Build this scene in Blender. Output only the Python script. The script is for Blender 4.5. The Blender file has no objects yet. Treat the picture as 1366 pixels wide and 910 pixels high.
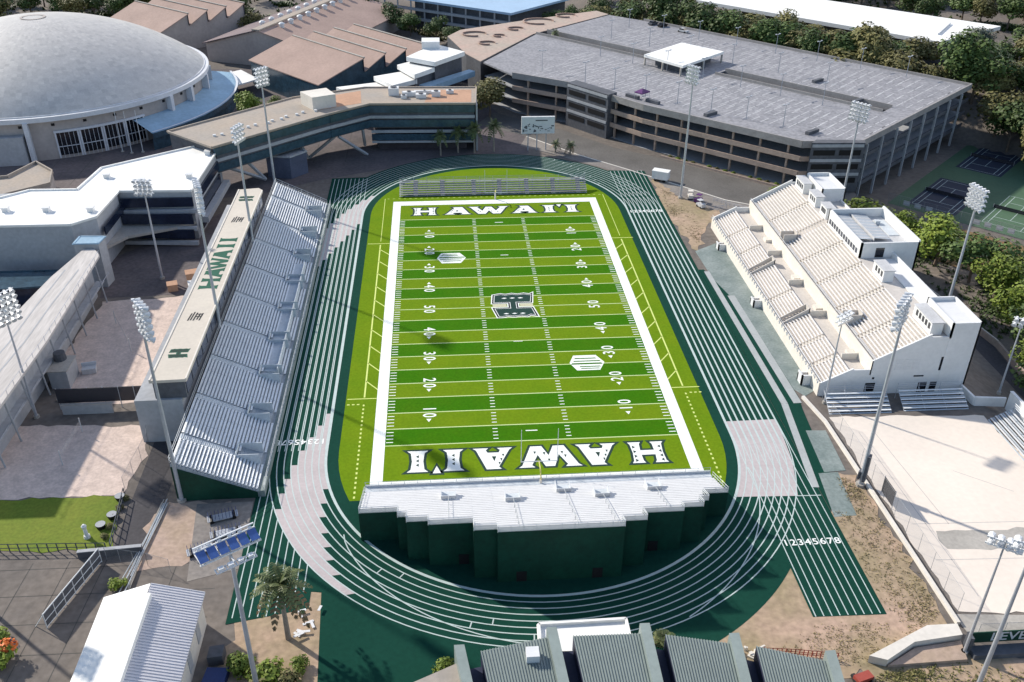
import bpy, math, random
from math import sin, cos, pi, radians, atan2, hypot
random.seed(11)
R = random.Random
COL = bpy.context.scene.collection

# ------------------------------------------------------------------ helpers
class MB:
    """collects faces and links them as one mesh object"""
    def __init__(s): s.v=[]; s.f=[]; s.m=[]; s.k=[]
    def mark(s): s.k.append((len(s.v),len(s.f)))
    def face(s, pts, m=0):
        n=len(s.v); s.v+=[tuple(p) for p in pts]; s.f.append(tuple(range(n,n+len(pts)))); s.m.append(m)
    def flat(s, poly, z, m=0): s.face([(p[0],p[1],z) for p in ccw(poly)], m)
    def prism(s, poly, z0, z1, m=0, top=None, bottom=True):
        s.mark(); poly=ccw(poly); n=len(poly); b=len(s.v)
        s.v+=[(p[0],p[1],z0) for p in poly]+[(p[0],p[1],z1) for p in poly]
        for i in range(n):
            j=(i+1)%n; s.f.append((b+i,b+j,b+n+j,b+n+i)); s.m.append(m)
        s.f.append(tuple(range(b+n,b+2*n))); s.m.append(m if top is None else top)
        if bottom: s.f.append(tuple(range(b+n-1,b-1,-1))); s.m.append(m)
    def bx(s, x0,x1,y0,y1,z0,z1, m=0, top=None): s.prism([(x0,y0),(x1,y0),(x1,y1),(x0,y1)],z0,z1,m,top)
    def rbox(s, cx,cy,sx,sy,z0,z1, a=0, m=0, top=None):
        c,d=cos(a),sin(a)
        s.prism([(cx+c*x-d*y,cy+d*x+c*y) for x,y in ((-sx/2,-sy/2),(sx/2,-sy/2),(sx/2,sy/2),(-sx/2,sy/2))],z0,z1,m,top)
    def wall(s, p, q, t, z0, z1, m=0):
        L=hypot(q[0]-p[0],q[1]-p[1]); s.rbox((p[0]+q[0])/2,(p[1]+q[1])/2,L,t,z0,z1,atan2(q[1]-p[1],q[0]-p[0]),m)
    def tube(s, p, q, r0, r1=None, n=6, m=0, caps=True):
        r1=r0 if r1 is None else r1; s.mark()
        d=[q[i]-p[i] for i in range(3)]; L=math.sqrt(sum(x*x for x in d)) or 1e-6; d=[x/L for x in d]
        a=(0,0,1) if abs(d[2])<.9 else (1,0,0)
        u=(d[1]*a[2]-d[2]*a[1], d[2]*a[0]-d[0]*a[2], d[0]*a[1]-d[1]*a[0]); l=math.sqrt(sum(x*x for x in u)); u=[x/l for x in u]
        w=(d[1]*u[2]-d[2]*u[1], d[2]*u[0]-d[0]*u[2], d[0]*u[1]-d[1]*u[0])
        b=len(s.v)
        for c,r in ((p,r0),(q,r1)):
            for i in range(n):
                t=2*pi*i/n; s.v.append(tuple(c[k]+r*(cos(t)*u[k]+sin(t)*w[k]) for k in range(3)))
        for i in range(n):
            j=(i+1)%n; s.f.append((b+i,b+j,b+n+j,b+n+i)); s.m.append(m)
        if caps:
            s.f.append(tuple(range(b+n-1,b-1,-1))); s.m.append(m); s.f.append(tuple(range(b+n,b+2*n))); s.m.append(m)
    def extr(s, prof, axis, a, b, m=0, capm=None):
        """profile [(u,z)] swept along x ('x': u is y) or y ('y': u is x)"""
        P=[((u,a,z) if axis=='y' else (a,u,z)) for u,z in prof]; Q=[((u,b,z) if axis=='y' else (b,u,z)) for u,z in prof]
        s.mark(); n=len(prof); k=len(s.v); s.v+=P+Q
        for i in range(n):
            j=(i+1)%n; s.f.append((k+i,k+j,k+n+j,k+n+i)); s.m.append(m)
        cm=m if capm is None else capm
        s.f.append(tuple(range(k,k+n))); s.m.append(cm); s.f.append(tuple(range(k+2*n-1,k+n-1,-1))); s.m.append(cm)
    def ribbon(s, pts, w, z, m=0, closed=False):
        n=len(pts); L=[]; Rr=[]
        for i,p in enumerate(pts):
            a=pts[i-1] if (i>0 or closed) else p; b=pts[(i+1)%n] if (i<n-1 or closed) else p
            dx,dy=b[0]-a[0],b[1]-a[1]; l=hypot(dx,dy) or 1; nx,ny=-dy/l*w/2,dx/l*w/2
            L.append((p[0]+nx,p[1]+ny,z)); Rr.append((p[0]-nx,p[1]-ny,z))
        for i in range(n if closed else n-1):
            j=(i+1)%n; s.face([Rr[i],Rr[j],L[j],L[i]],m)
    def line(s, p, q, w, z, m=0): s.ribbon([p,q],w,z,m)
    def pieces(s):
        out=[]; K=s.k+[(len(s.v),len(s.f))]
        for (v0,f0),(v1,f1) in zip(K,K[1:]):
            m=MB(); m.v=s.v[v0:v1]; m.f=[tuple(i-v0 for i in f) for f in s.f[f0:f1]]; m.m=s.m[f0:f1]; out.append(m)
        return out
    def data(s, name):
        me=bpy.data.meshes.new(name); me.from_pydata(s.v,[],s.f); me.polygons.foreach_set('material_index',s.m); me.update(); return me
    def build(s, name, mats, parent=None, loc=None, rz=0, smooth=False):
        me=s.data(name)
        for m in (mats if isinstance(mats,(list,tuple)) else [mats]): me.materials.append(m)
        if smooth: me.polygons.foreach_set('use_smooth',[True]*len(me.polygons))
        return link(name,me,parent,loc,rz)
def ccw(poly):
    a=sum(poly[i-1][0]*poly[i][1]-poly[i][0]*poly[i-1][1] for i in range(len(poly)))
    return list(poly) if a>0 else list(poly)[::-1]
def link(name, me, parent=None, loc=None, rz=0):
    o=bpy.data.objects.new(name,me); COL.objects.link(o)
    if parent: o.parent=parent
    if loc: o.location=loc
    if rz: o.rotation_euler=(0,0,rz)
    return o
def tag(o, label, cat, group=None):
    o['label']=label; o['category']=cat
    if group: o['group']=group
    return o
def thing(name, label, cat, loc=(0,0,0), rz=0, group=None):
    return tag(link(name,None,None,loc,rz),label,cat,group)
def struct(o, label=None): 
    o['kind']='structure'
    if label: o['label']=label; o['category']=o.name.split('.')[0].replace('_',' ')
    return o
def dup(o, loc, rz=0, scale=1, label=None, group=None):
    r=o.copy(); COL.objects.link(r); r.location=loc; r.rotation_euler=(0,0,rz); r.scale=(scale,)*3 if not isinstance(scale,tuple) else scale
    if label: r['label']=label
    if group: r['group']=group
    for c in list(o.children):
        k=c.copy(); COL.objects.link(k); k.parent=r
        for g in list(c.children):
            d=g.copy(); COL.objects.link(d); d.parent=k
    return r
def offset(poly,d):
    poly=ccw(poly); n=len(poly); out=[]
    for i in range(n):
        a,b,c=poly[i-1],poly[i],poly[(i+1)%n]
        def nrm(p,q):
            x,y=q[0]-p[0],q[1]-p[1]; l=hypot(x,y) or 1; return (y/l,-x/l)
        n1,n2=nrm(a,b),nrm(b,c); k=1+n1[0]*n2[0]+n1[1]*n2[1]; k=max(k,.35)
        out.append((b[0]+d*(n1[0]+n2[0])/k,b[1]+d*(n1[1]+n2[1])/k))
    return out
def rough(poly, amp, step=2.5, seed=1):
    rg=R(seed); out=[]; poly=ccw(poly)
    for i in range(len(poly)):
        p,q=poly[i],poly[(i+1)%len(poly)]; L=hypot(q[0]-p[0],q[1]-p[1]); k=max(1,int(L/step))
        for j in range(k):
            t=j/k; a=rg.gauss(0,amp)*.6; out.append((p[0]+(q[0]-p[0])*t+(q[1]-p[1])/L*a,p[1]+(q[1]-p[1])*t-(q[0]-p[0])/L*a))
    return out
_txt={}
def glyphs(t):
    """the outline of a text in the built-in font, as plain polygons, height about 0.7"""
    if t not in _txt:
        cu=bpy.data.curves.new('lettering','FONT'); cu.body=t; cu.align_x='CENTER'; cu.align_y='CENTER'; cu.offset=.012
        o=bpy.data.objects.new('lettering',cu); COL.objects.link(o)
        dg=bpy.context.evaluated_depsgraph_get(); me=o.evaluated_get(dg).to_mesh()
        _txt[t]=([tuple(v.co) for v in me.vertices],[tuple(p.vertices) for p in me.polygons])
        bpy.data.objects.remove(o); bpy.data.curves.remove(cu)
    return _txt[t]
def put_text(mb, t, x, y, z, size, rot=0, m=0, sx=1):
    V,F=glyphs(t); c,s=cos(rot),sin(rot); b=len(mb.v)
    mb.v+=[(x+size*(c*sx*p[0]-s*p[1]), y+size*(s*sx*p[0]+c*p[1]), z) for p in V]
    for f in F: mb.f.append(tuple(b+i for i in f)); mb.m.append(m)

# ------------------------------------------------------------------ materials
def mat(name, col, rough=.75, var=.14, scale=.35, fine=3.0, col2=None, metal=0, bump=0, stretch=None, rnd=0, spec=.3, thr=None):
    m=bpy.data.materials.new(name); m.use_nodes=True; nt=m.node_tree; N=nt.nodes; L=nt.links
    b=N['Principled BSDF']; b.inputs['Roughness'].default_value=rough; b.inputs['Metallic'].default_value=metal
    b.inputs['Specular IOR Level'].default_value=spec
    tc=N.new('ShaderNodeTexCoord'); mp=N.new('ShaderNodeMapping'); L.new(tc.outputs['Object'],mp.inputs['Vector'])
    if stretch: mp.inputs['Scale'].default_value=stretch
    n1=N.new('ShaderNodeTexNoise'); n1.inputs['Scale'].default_value=scale; n1.inputs['Detail'].default_value=5; n1.inputs['Roughness'].default_value=.6
    n2=N.new('ShaderNodeTexNoise'); n2.inputs['Scale'].default_value=fine; n2.inputs['Detail'].default_value=3
    L.new(mp.outputs[0],n1.inputs['Vector']); L.new(mp.outputs[0],n2.inputs['Vector'])
    cr=N.new('ShaderNodeValToRGB'); cr.color_ramp.elements[0].position=.3 if thr is None else thr-.08; cr.color_ramp.elements[1].position=.7 if thr is None else thr+.08
    a=[max(0,c*(1-var)) for c in col]; d=[min(1,c*(1+var)) for c in (col2 or col)]
    if col2: a=list(col); d=list(col2)
    cr.color_ramp.elements[0].color=(*a,1); cr.color_ramp.elements[1].color=(*d,1); L.new(n1.outputs['Fac'],cr.inputs['Fac'])
    mx=N.new('ShaderNodeMix'); mx.data_type='RGBA'; mx.blend_type='MULTIPLY'; mx.inputs[0].default_value=1
    r2=N.new('ShaderNodeMapRange'); r2.inputs['From Min'].default_value=.3; r2.inputs['From Max'].default_value=.7
    r2.inputs['To Min'].default_value=1-var*.9; r2.inputs['To Max'].default_value=1+var*.5
    L.new(n2.outputs['Fac'],r2.inputs['Value'])
    L.new(cr.outputs['Color'],mx.inputs[6]); L.new(r2.outputs[0],mx.inputs[7])
    out=mx.outputs[2]
    if rnd:
        oi=N.new('ShaderNodeObjectInfo'); hs=N.new('ShaderNodeHueSaturation'); r3=N.new('ShaderNodeMapRange')
        r3.inputs['To Min'].default_value=1-rnd; r3.inputs['To Max'].default_value=1+rnd; L.new(oi.outputs['Random'],r3.inputs['Value'])
        L.new(r3.outputs[0],hs.inputs['Value']); L.new(out,hs.inputs['Color']); out=hs.outputs[0]
    L.new(out,b.inputs['Base Color'])
    if bump:
        bp=N.new('ShaderNodeBump'); bp.inputs['Strength'].default_value=bump; bp.inputs['Distance'].default_value=.1
        L.new(n2.outputs['Fac'],bp.inputs['Height']); L.new(bp.outputs[0],b.inputs['Normal'])
    return m
def glass(name,col,rough=.12):
    m=mat(name,col,rough,.25,.4,1.5,spec=.6); return m
def mesh_net(name,col,alpha):
    m=bpy.data.materials.new(name); m.use_nodes=True; nt=m.node_tree; N=nt.nodes; L=nt.links
    b=N['Principled BSDF']; b.inputs['Base Color'].default_value=(*col,1); b.inputs['Roughness'].default_value=.8
    t=N.new('ShaderNodeBsdfTransparent'); mx=N.new('ShaderNodeMixShader'); mx.inputs[0].default_value=alpha
    L.new(t.outputs[0],mx.inputs[1]); L.new(b.outputs[0],mx.inputs[2]); L.new(mx.outputs[0],N['Material Output'].inputs['Surface']); return m
MT=dict(
 ground=mat('ground_mix',(.135,.12,.11),.9,.24,.06,.9,col2=(.225,.19,.162)),
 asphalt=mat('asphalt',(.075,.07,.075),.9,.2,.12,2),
 road=mat('road_asphalt',(.15,.14,.13),.9,.18,.1,2),
 paving=mat('paving',(.20,.18,.17),.85,.2,.15,1.5,col2=(.30,.27,.24)),
 shadepave=mat('shade_dark_paving',(.10,.09,.095),.9,.25,.12,1.2,col2=(.17,.14,.14)),
 concrete=mat('concrete',(.42,.39,.35),.85,.14,.2,2),
 apron=mat('apron_concrete',(.17,.215,.205),.85,.14,.25,2,col2=(.29,.33,.315)),
 dirt=mat('bare_dirt',(.50,.35,.265),.95,.25,.11,1.1,col2=(.30,.245,.14),bump=.3),
 dirt2=mat('pale_dirt',(.50,.37,.31),.95,.2,.2,1.4,col2=(.40,.30,.22)),
 sand=mat('court_sand',(.80,.705,.61),.95,.05,.06,1.2),
 sand2=mat('volleyball_sand',(.65,.52,.45),.95,.16,.5,2.2,bump=.5),
 grassl=mat('turf_light',(.126,.228,.007),.95,.14,.16,2.2,col2=(.158,.245,.008),spec=.05),
 grassd=mat('turf_dark',(.036,.162,.002),.95,.15,.16,2.2,col2=(.055,.165,.003),spec=.05),
 lawn=mat('lawn',(.12,.19,.02),.95,.2,.12,2,col2=(.19,.22,.03)),
 paint=mat('white_paint',(.86,.88,.84),.8,.05,.8,4),
 ypaint=mat('pale_yellow_paint',(.66,.74,.22),.8,.06,.8,4),
 linep=mat('lane_paint',(.50,.58,.56),.8,.06,.8,4),
 track=mat('track_surface',(.006,.048,.033),.95,.12,.06,1.5,col2=(.009,.056,.039),spec=.08),
 pink=mat('grey_pink_track',(.50,.44,.435),.85,.07,.25,2),
 dgreen=mat('dark_green_paint',(.002,.045,.028),.6,.2,.25,1.5),
 dkgr=mat('letter_outline',(.012,.04,.03),.8,.1),
 tanpaint=mat('tan_paint',(.55,.52,.36),.8,.05),
 lgreen=mat('letter_green',(.008,.095,.055),.7,.1),
 black=mat('black_paint',(.012,.012,.014),.6,.1),
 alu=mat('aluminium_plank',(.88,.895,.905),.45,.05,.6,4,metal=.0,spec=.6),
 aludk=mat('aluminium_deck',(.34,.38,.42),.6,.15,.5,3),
 alum=mat('aluminium_step',(.58,.62,.65),.55,.1,.5,3),
 stwhite=mat('white_deck',(.55,.55,.555),.6,.13,.5,3),
 stseat=mat('white_bench',(.70,.70,.70),.55,.04,.5,3),
 rail=mat('pale_rail',(.62,.64,.66),.5,.05),
 cream=mat('cream_concrete',(.72,.67,.60),.8,.07,.2,1.5),
 creamst=mat('cream_step',(.58,.535,.49),.8,.08,.25,2),
 creamseat=mat('cream_bench',(.84,.80,.76),.7,.05,.25,2),
 white=mat('white_wall',(.74,.74,.735),.7,.05,.2,1.5),
 wroof=mat('white_roof',(.86,.85,.82),.7,.06,.10,.8),
 pbroof=mat('tan_roof',(.60,.54,.46),.8,.06,.12,1.5),
 grwall=mat('grey_wall',(.40,.41,.43),.8,.1,.15,1.2),
 dkwall=mat('dark_wall',(.10,.105,.12),.7,.2,.15,1.2),
 navy=glass('window_glass',(.015,.022,.045)),
 teal=glass('blue_band',(.035,.075,.11),.25),
 dglass=glass('dark_glass',(.012,.014,.02)),
 garoof=mat('garage_roof',(.25,.25,.27),.85,.30,.22,1.1,col2=(.335,.33,.35)),
 tanconc=mat('tan_concrete',(.42,.32,.26),.85,.16,.12,1.2),
 shadeint=mat('shade_dark_inside',(.07,.062,.07),.9,.2),
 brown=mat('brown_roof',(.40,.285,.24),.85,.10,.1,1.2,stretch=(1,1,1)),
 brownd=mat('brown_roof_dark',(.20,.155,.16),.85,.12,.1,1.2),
 teroof=mat('terrace_paving',(.50,.36,.30),.85,.14,.08,.8,col2=(.42,.36,.30)),
 tanroof=mat('gravel_roof',(.43,.355,.285),.9,.12,.12,1.4,col2=(.36,.325,.29)),
 red=mat('red_roof',(.50,.30,.20),.9,.12,.12,1.4),
 blueroof=mat('pale_blue_roof',(.36,.50,.66),.55,.06,.1,1),
 pipe=mat('fence_pipe',(.30,.31,.32),.6,.1),ringblue=mat('canopy_blue',(.30,.45,.58),.5,.12,.15,1),
 dome1=mat('dome_shingle',(.55,.525,.50),.5,.08,.4,2), dome2=mat('dome_shingle_pale',(.595,.567,.535),.5,.08,.4,2),
 dome3=mat('dome_shingle_dark',(.50,.48,.46),.5,.08,.4,2), domerim=mat('dome_rim',(.66,.67,.70),.6,.08,.3,2),
 domewall=mat('dome_wall',(.43,.385,.36),.85,.1,.12,1),
 gymrib=mat('grey_green_metal',(.225,.265,.25),.45,.08,.2,2,spec=.5), gymfin=mat('grey_green_fin',(.25,.295,.28),.5,.08,.2,2),
 gymshade=mat('shade_navy_gutter',(.03,.035,.07),.6,.15),
 barnr=mat('pale_ribbed_roof',(.60,.59,.62),.5,.06,.2,2,spec=.5),
 steel=mat('galvanised_steel',(.46,.48,.52),.4,.08,.8,4,metal=.3,spec=.5),
 lamp=mat('lamp_housing',(.72,.73,.74),.35,.08,1,4,spec=.6), lampsky=mat('lamp_glass_sky_reflection',(.06,.12,.34),.15,.1,1,4,spec=.7),
 yellow=mat('goal_yellow',(.62,.55,.20),.5,.06),
 leaf=mat('leaf_bright',(.11,.17,.02),.6,.35,.8,3,col2=(.22,.27,.035),rnd=.25),
 leafd=mat('leaf_dark',(.042,.08,.02),.6,.35,.8,3,col2=(.10,.145,.035),rnd=.3),
 leafo=mat('leaf_olive',(.11,.11,.035),.65,.35,.8,3,col2=(.22,.195,.07),rnd=.25),
 weed=mat('dry_weed',(.26,.21,.10),.8,.3,.8,3,col2=(.34,.27,.15)),leafg=mat('leaf_grey',(.10,.125,.085),.65,.35,.8,3,col2=(.20,.22,.16),rnd=.2),
 palm=mat('palm_frond',(.07,.10,.035),.55,.3,.8,3,col2=(.14,.16,.06),rnd=.2),
 palmdry=mat('dry_frond',(.20,.14,.075),.8,.25,.8,3),
 trunk=mat('bark',(.17,.13,.10),.9,.2,1,4), ptrunk=mat('palm_trunk',(.30,.26,.22),.9,.15,1,4),
 flower=mat('orange_blossom',(.70,.16,.03),.6,.15,1,4),
 courtg=mat('court_green',(.075,.14,.08),.85,.1,.1,1.5), courtshade=mat('court_shade_navy',(.03,.038,.062),.85,.1,.1,1.5),
 redearth=mat('red_earth',(.33,.17,.09),.95,.25,.12,1.2,col2=(.14,.12,.05)),
 netm=mesh_net('chain_link',(.30,.30,.31),.16), netd=mesh_net('dark_screen',(.03,.03,.04),.85), netw=mesh_net('sports_net',(.6,.6,.6),.25),
 redpaint=mat('red_paint',(.36,.07,.05),.6,.1), purple=mat('purple_canvas',(.12,.04,.16),.7,.1), dock=mat('slate_blue_wall',(.10,.115,.17),.7,.15),tarp=mat('blue_tarp',(.03,.05,.15),.6,.1),
)
LW=.17   # painted line width in metres
# ------------------------------------------------------------------ terrain
def sm(a,b,t):
    t=max(0,min(1,(t-a)/(b-a))); return t*t*(3-2*t)
def gz(x,y):
    d=(x-153)*.75+(y-111)*.66
    s=sm(79,94,x)*sm(-75,-45,y)*(1-sm(-2,8,d))*-5
    return s+sm(1,20,d)*sm(45,95,x)*6
def terrain():
    xs=[-900,-500,-300,-200,-120,-60,0,40]+[44+3*i for i in range(60)]+[232,260,320,420,600,1000]
    ys=[-400,-200,-120,-90]+[-84+3*i for i in range(110)]+[255,280,320,400,550,800,1300]
    v=[(x,y,gz(x,y)) for y in ys for x in xs]; n=len(xs)
    f=[(j*n+i,j*n+i+1,(j+1)*n+i+1,(j+1)*n+i) for j in range(len(ys)-1) for i in range(n-1)]
    me=bpy.data.meshes.new('ground'); me.from_pydata(v,[],f); me.materials.append(MT['ground'])
    me.polygons.foreach_set('use_smooth',[True]*len(f)); return struct(link('ground',me))
terrain()
def sheet(name, poly, z, m, kind='structure', label=None):
    if 'dirt' in name or 'verge' in name or 'lawn' in name or 'sand' in name or 'garden' in name or 'bank' in name: poly=rough(poly,.35 if 'sand' in name or 'lawn' in name else .8,1.5,len(name))
    b=MB(); b.flat(poly,z); o=b.build(name,MT[m]); struct(o,label); return o
# paved and bare areas around the stadium
sheet('paving',[(-150,40),(-60,66),(-47,74),(-10,90),(12,92),(12,108),(0,150),(-10,190),(-160,190),(-160,40)],.012,'shadepave')  # paving darkened to hold the shade round the raised building's base
sheet('asphalt_yard',[(-95,-110),(-40,-110),(-40,-70),(-54,-57),(-56.5,-40),(-64,-40),(-64,20),(-72,50),(-96,30),(-110,-20)],.008,'ground')
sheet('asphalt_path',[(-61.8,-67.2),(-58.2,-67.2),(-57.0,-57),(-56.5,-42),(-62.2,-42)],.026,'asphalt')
sheet('shaded_yard',[(-62,62),(-89,28),(-86,9),(-66,10),(-62,20)],.026,'shadepave')  # yard shade is put into the dark paving colour
sheet('dirt_strip',[(-58.2,-72),(-48,-70),(-47,-58),(-57,-57)],.03,'dirt2')
sheet('service_road',[(4,132),(-2,120),(13,107),(26,90.5),(38,78),(50,65),(60,54),(68,49),(78,46),(96,44),(96,57),(86,58),(74,63),(62,74.5),(50,86),(37.5,96),(25,112),(12,124)],.03,'road')
sheet('pavement',[(12.5,107),(26,90),(38,77.6),(50,64.6),(60,53.6),(68,48.6),(68,41),(58,43),(48,58),(43,68),(35,76),(22,88),(10,99)],.034,'paving')
sheet('dirt_ground',[(44,71),(48,58),(57,44),(62,40),(52,40),(45,24),(42.5,44)],.04,'dirt')
sheet('dirt_patch',[(33.5,-72),(42.5,-66),(46.5,-66),(46.6,-57),(50.2,-58),(50.2,-89),(36,-95),(28,-97),(14,-90)],.04,'dirt')
sheet('concourse_apron',[(44.6,24),(50.6,28),(52.4,20),(52.4,-34),(49.6,-36),(46.4,-30)],.044,'apron')
sheet('runway_mat',[(46.2,-46),(49.6,-46.2),(48.9,-56.8),(45.3,-57)],.06,'apron')
sheet('landing_pit_cover',[(44.3,-57.2),(47.5,-57.1),(46.5,-67.2),(43.0,-67.3)],.06,'apron')
sheet('sand_court',[(51.6,-42.5),(78.6,-43.6),(79.5,-60),(80,-89),(52.6,-86.6)],.05,'sand')
sheet('court_surround',[(51.6,-86.8),(80,-89.2),(80,-91.6),(52.2,-91.4)],.052,'concrete')
sheet('volleyball_sand',[(-82.5,-36),(-64.3,-37.6),(-62.6,-44),(-63.5,-55.2),(-82.3,-55),(-86,-54),(-88,-36)],.05,'sand2')
sheet('upper_volleyball_sand',[(-86.3,-12),(-84.6,7.5),(-66,9),(-64.2,-12),(-64.2,-30),(-80.5,-31),(-83,-24)],.05,'sand2')
sheet('lawn',[(-92,-55.1),(-63.5,-55.3),(-61.9,-67.2),(-78,-66.2),(-95,-66)],.06,'lawn')
sheet('dry_garden',[(-42,-81.5),(-33.6,-78),(-31.0,-78),(-29.4,-92),(-29.2,-100),(-44,-100)],.03,'dirt')
sheet('dry_verge',[(36.5,-94.5),(50,-92.6),(60,-94.3),(60,-108),(36,-108)],.03,'dirt')
# ------------------------------------------------------------------ running track
CX,YN,YF=-.25,-46.5,49.
def stadium(r,n=40):
    p=[(CX+r*cos(t),YF+r*sin(t)) for t in [pi*i/n for i in range(n+1)]]
    return p+[(CX+r*cos(t),YN+r*sin(t)) for t in [pi+pi*i/n for i in range(n+1)]]
LANE=1.09; RI=33.5
tb=MB(); tb.flat(stadium(43.1),.064)
tb.flat([(33.0,-86),(42.9,-86.2),(43.0,76),(33,77)],.068); tb.flat([(-33,-80),(-43.4,-82),(-43.6,75),(-33,75.5)],.068)
tb.flat([(-33.4,-70),(-33.3,-77),(-31.6,-77.2),(-30.3,-97),(2,-97)]+[(CX+(42.6+4.6*((k)/24)**.8)*cos(radians(-18-50*k/24)),YN+(42.6+4.6*(k/24)**.8)*sin(radians(-18-50*k/24))) for k in range(24,-1,-1)],.060)
tb.flat([(46.6,2),(44.2,14.5),(43,14.5),(43,-66),(46.2,-57),(47.8,-40),(48.4,-36),(47.6,2)],.056)
track=struct(tb.build('running_track',MT['track']))
lb=MB()
for i in range(9):
    lb.ribbon(stadium(RI+LANE*i,64),.42 if i==0 else LW,.080,closed=True)
lb.build('lane_line',MT['linep'],track)
sb=MB()
for i in range(9):
    x=33.4+LANE*i; sb.line((x-.05*i*0,-86),(x,76.5),LW*.85,.076); x=-34-LANE*i; 
    sb.line((x,-46),(x,74.5),LW*.85,.076)
    ye=YN-math.sqrt(max(0,(RI+8*LANE)**2-(x-CX)**2)) if abs(x-CX)<RI+8*LANE else YN
    sb.line((x,-81 if i>1 else -77),(x,ye),LW*.85,.076)
for i,(r,a,b) in enumerate([(RI+5.5*LANE,-2.25,-2.1),(RI+4.5*LANE,-2.05,-2.0)]): pass
def tick(r,ang,c=YN):
    a=(CX+r*cos(ang),c+r*sin(ang)); d=(CX+(r+LANE)*cos(ang),c+(r+LANE)*sin(ang)); sb.line(a,d,LW,.084)
for i,deg in ((1,-126),(2,-131),(4,-103),(5,-107),(6,-95),(7,-96)): tick(RI+LANE*i,radians(deg))
for i in range(8): tick(RI+LANE*i,radians(32+4.4*i),YF)
sb.line((39.0,-62.3),(42.8,-62.4),LW,.084)
# curved break line that leaves the outside lane
arc=[]
for k in range(25):
    t=k/24; a=radians(-146+54*t); r=RI+LANE*(1.6+6.2*t**.75); arc.append((CX+r*cos(a),YN+r*sin(a)))
sb.ribbon(arc,LW,.083)
arc=[]
for k in range(25):
    t=k/24; a=radians(-14-52*t); r=RI+LANE*(1.2+6.6*t**.8); arc.append((CX+r*cos(a),YN+r*sin(a)))
sb.ribbon(arc,LW,.083)
sb.build('sprint_line',MT['linep'],track)
# grey-pink exchange zones, one staggered strip per lane
def lane_pt(r,u,side,end):
    """u metres from the bend tangent; positive runs into the bend"""
    c=YN if end<0 else YF
    if u<=0: return (CX+side*r, c+end*u)
    a=u/r
    return (CX+side*r*cos(a), c+end*r*sin(a))
pk=MB()
def zone(i,u0,u1,side,end):
    r0,r1=RI+LANE*i+.06,RI+LANE*(i+1)-.04; n=16
    A=[lane_pt(r0,u0+(u1-u0)*k/n,side,end) for k in range(n+1)]; B=[lane_pt(r1,u0+(u1-u0)*k/n,side,end) for k in range(n+1)]
    for k in range(n): pk.face([(*p,.072) for p in ccw([A[k],A[k+1],B[k+1],B[k]])])
E2=[(-10.6,9.5),(-7.2,13),(-4,16.3),(-.5,20.2),(3.2,23.6),(6.6,26.8),(10.1,30.5),(13.8,35.5)]
for i,(a,b) in enumerate(E2): zone(i,a,b,-1,-1)
for i in range(8): zone(i,-5-3.25*i,13.2-2.9*i,-1,1)
pk.flat([(33.35,-42.6),(41.9,-42.5),(41.9,-46.5),(41.2,-54),(39.2,-62.3),(29.6,-61.9),(32,-55.5),(33.2,-48)],.073)
gk=MB(); gk.line((46.9,2),(47.6,-38),1.5,.066)
gk.line((44.6,13.5),(45.2,-38),1.2,.070); gk.line((45.2,-38),(42.6,-60.5),1.2,.070); gk.build('jump_runway',mat('runway_grey',(.40,.42,.415),.85,.08,.3,2),track)
pk.build('exchange_zone',MT['pink'],track)
nb=MB()
for i in range(8):
    put_text(nb,str(i+1),33.95+LANE*i,-72.3,.088,1.7,0,sx=1.05)
    put_text(nb,str(i+1),-34.6-LANE*i*.97,-43.6,.088,1.9,pi,sx=1)
    put_text(nb,str(i+1),33.95+LANE*i,47.8,.088,2.0,0,sx=.9)
nb.build('lane_number',MT['paint'],track)
# ------------------------------------------------------------------ football field
FW,FL,YD=24.384,54.864,.9144
fb=MB(); fb.flat(stadium(31.5,40),.092)
field=struct(fb.build('football_field',MT['grassl']))
st=MB()
for k in range(10):
    if k%2==0:
        for s in (-1,1):
            a,b=s*(50-5*k)*YD,s*(45-5*k)*YD; st.bx(-FW,FW,min(a,b),max(a,b),.093,.097)
st.build('turf_stripe',MT['grassd'],field)
bd=MB(); Z=.104; o=1.95
for p in ([(-FW-o,-FL-o),(FW+o,-FL-o),(FW+o,-FL),(-FW-o,-FL)],[(-FW-o,FL),(FW+o,FL),(FW+o,FL+o*1.35),(-FW-o,FL+o*1.35)],
          [(-FW-o,-FL),(-FW,-FL),(-FW,FL),(-FW-o,FL)],[(FW,-FL),(FW+o,-FL),(FW+o,FL),(FW,FL)]): bd.flat(p,Z)
bd.build('sideline_border',MT['paint'],field)
yl=MB()
for k in range(-10,11): yl.line((-FW,k*5*YD),(FW,k*5*YD),.24,.101)
yl.build('yard_line',MT['linep'] if 0 else mat('yard_paint',(.55,.66,.30),.8,.06),field)
hm=MB()
for k in range(-49,50):
    if k%5==0: continue
    y=k*YD
    for x in (-6.1,6.1): hm.line((x-.42,y),(x+.42,y),.19,.101)
    for s in (-1,1): hm.line((s*(FW-.15),y),(s*(FW-1.3),y),.19,.101)
for s in (-1,1): hm.line((-1,s*47*YD),(1,s*47*YD),.25,.101)
for y in (24.5,-13.9): hm.line((-.8,y),(1,y),.25,.101)
hm.build('hash_mark',MT['paint'],field)
yn=MB()
for k in range(-40,41,10):
    n=str(50-abs(k)); y=k*YD
    for s in (-1,1):
        rot=-pi/2 if s<0 else pi/2
        for j,ch in enumerate(n):
            dy=(.95 if j==0 else -.95)*(1 if s<0 else -1)
            put_text(yn,ch,s*17.2,y+dy,.108,3.2,rot,sx=.78)
        if k:
            d=1 if k>0 else -1
            yn.face([(s*17.2+q[0],y+d*q[1],.108) for q in ((-.45,2.0),(.45,2.0),(0,2.9))])
yn.build('yard_number',MT['paint'],field)
cb=MB()
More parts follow.
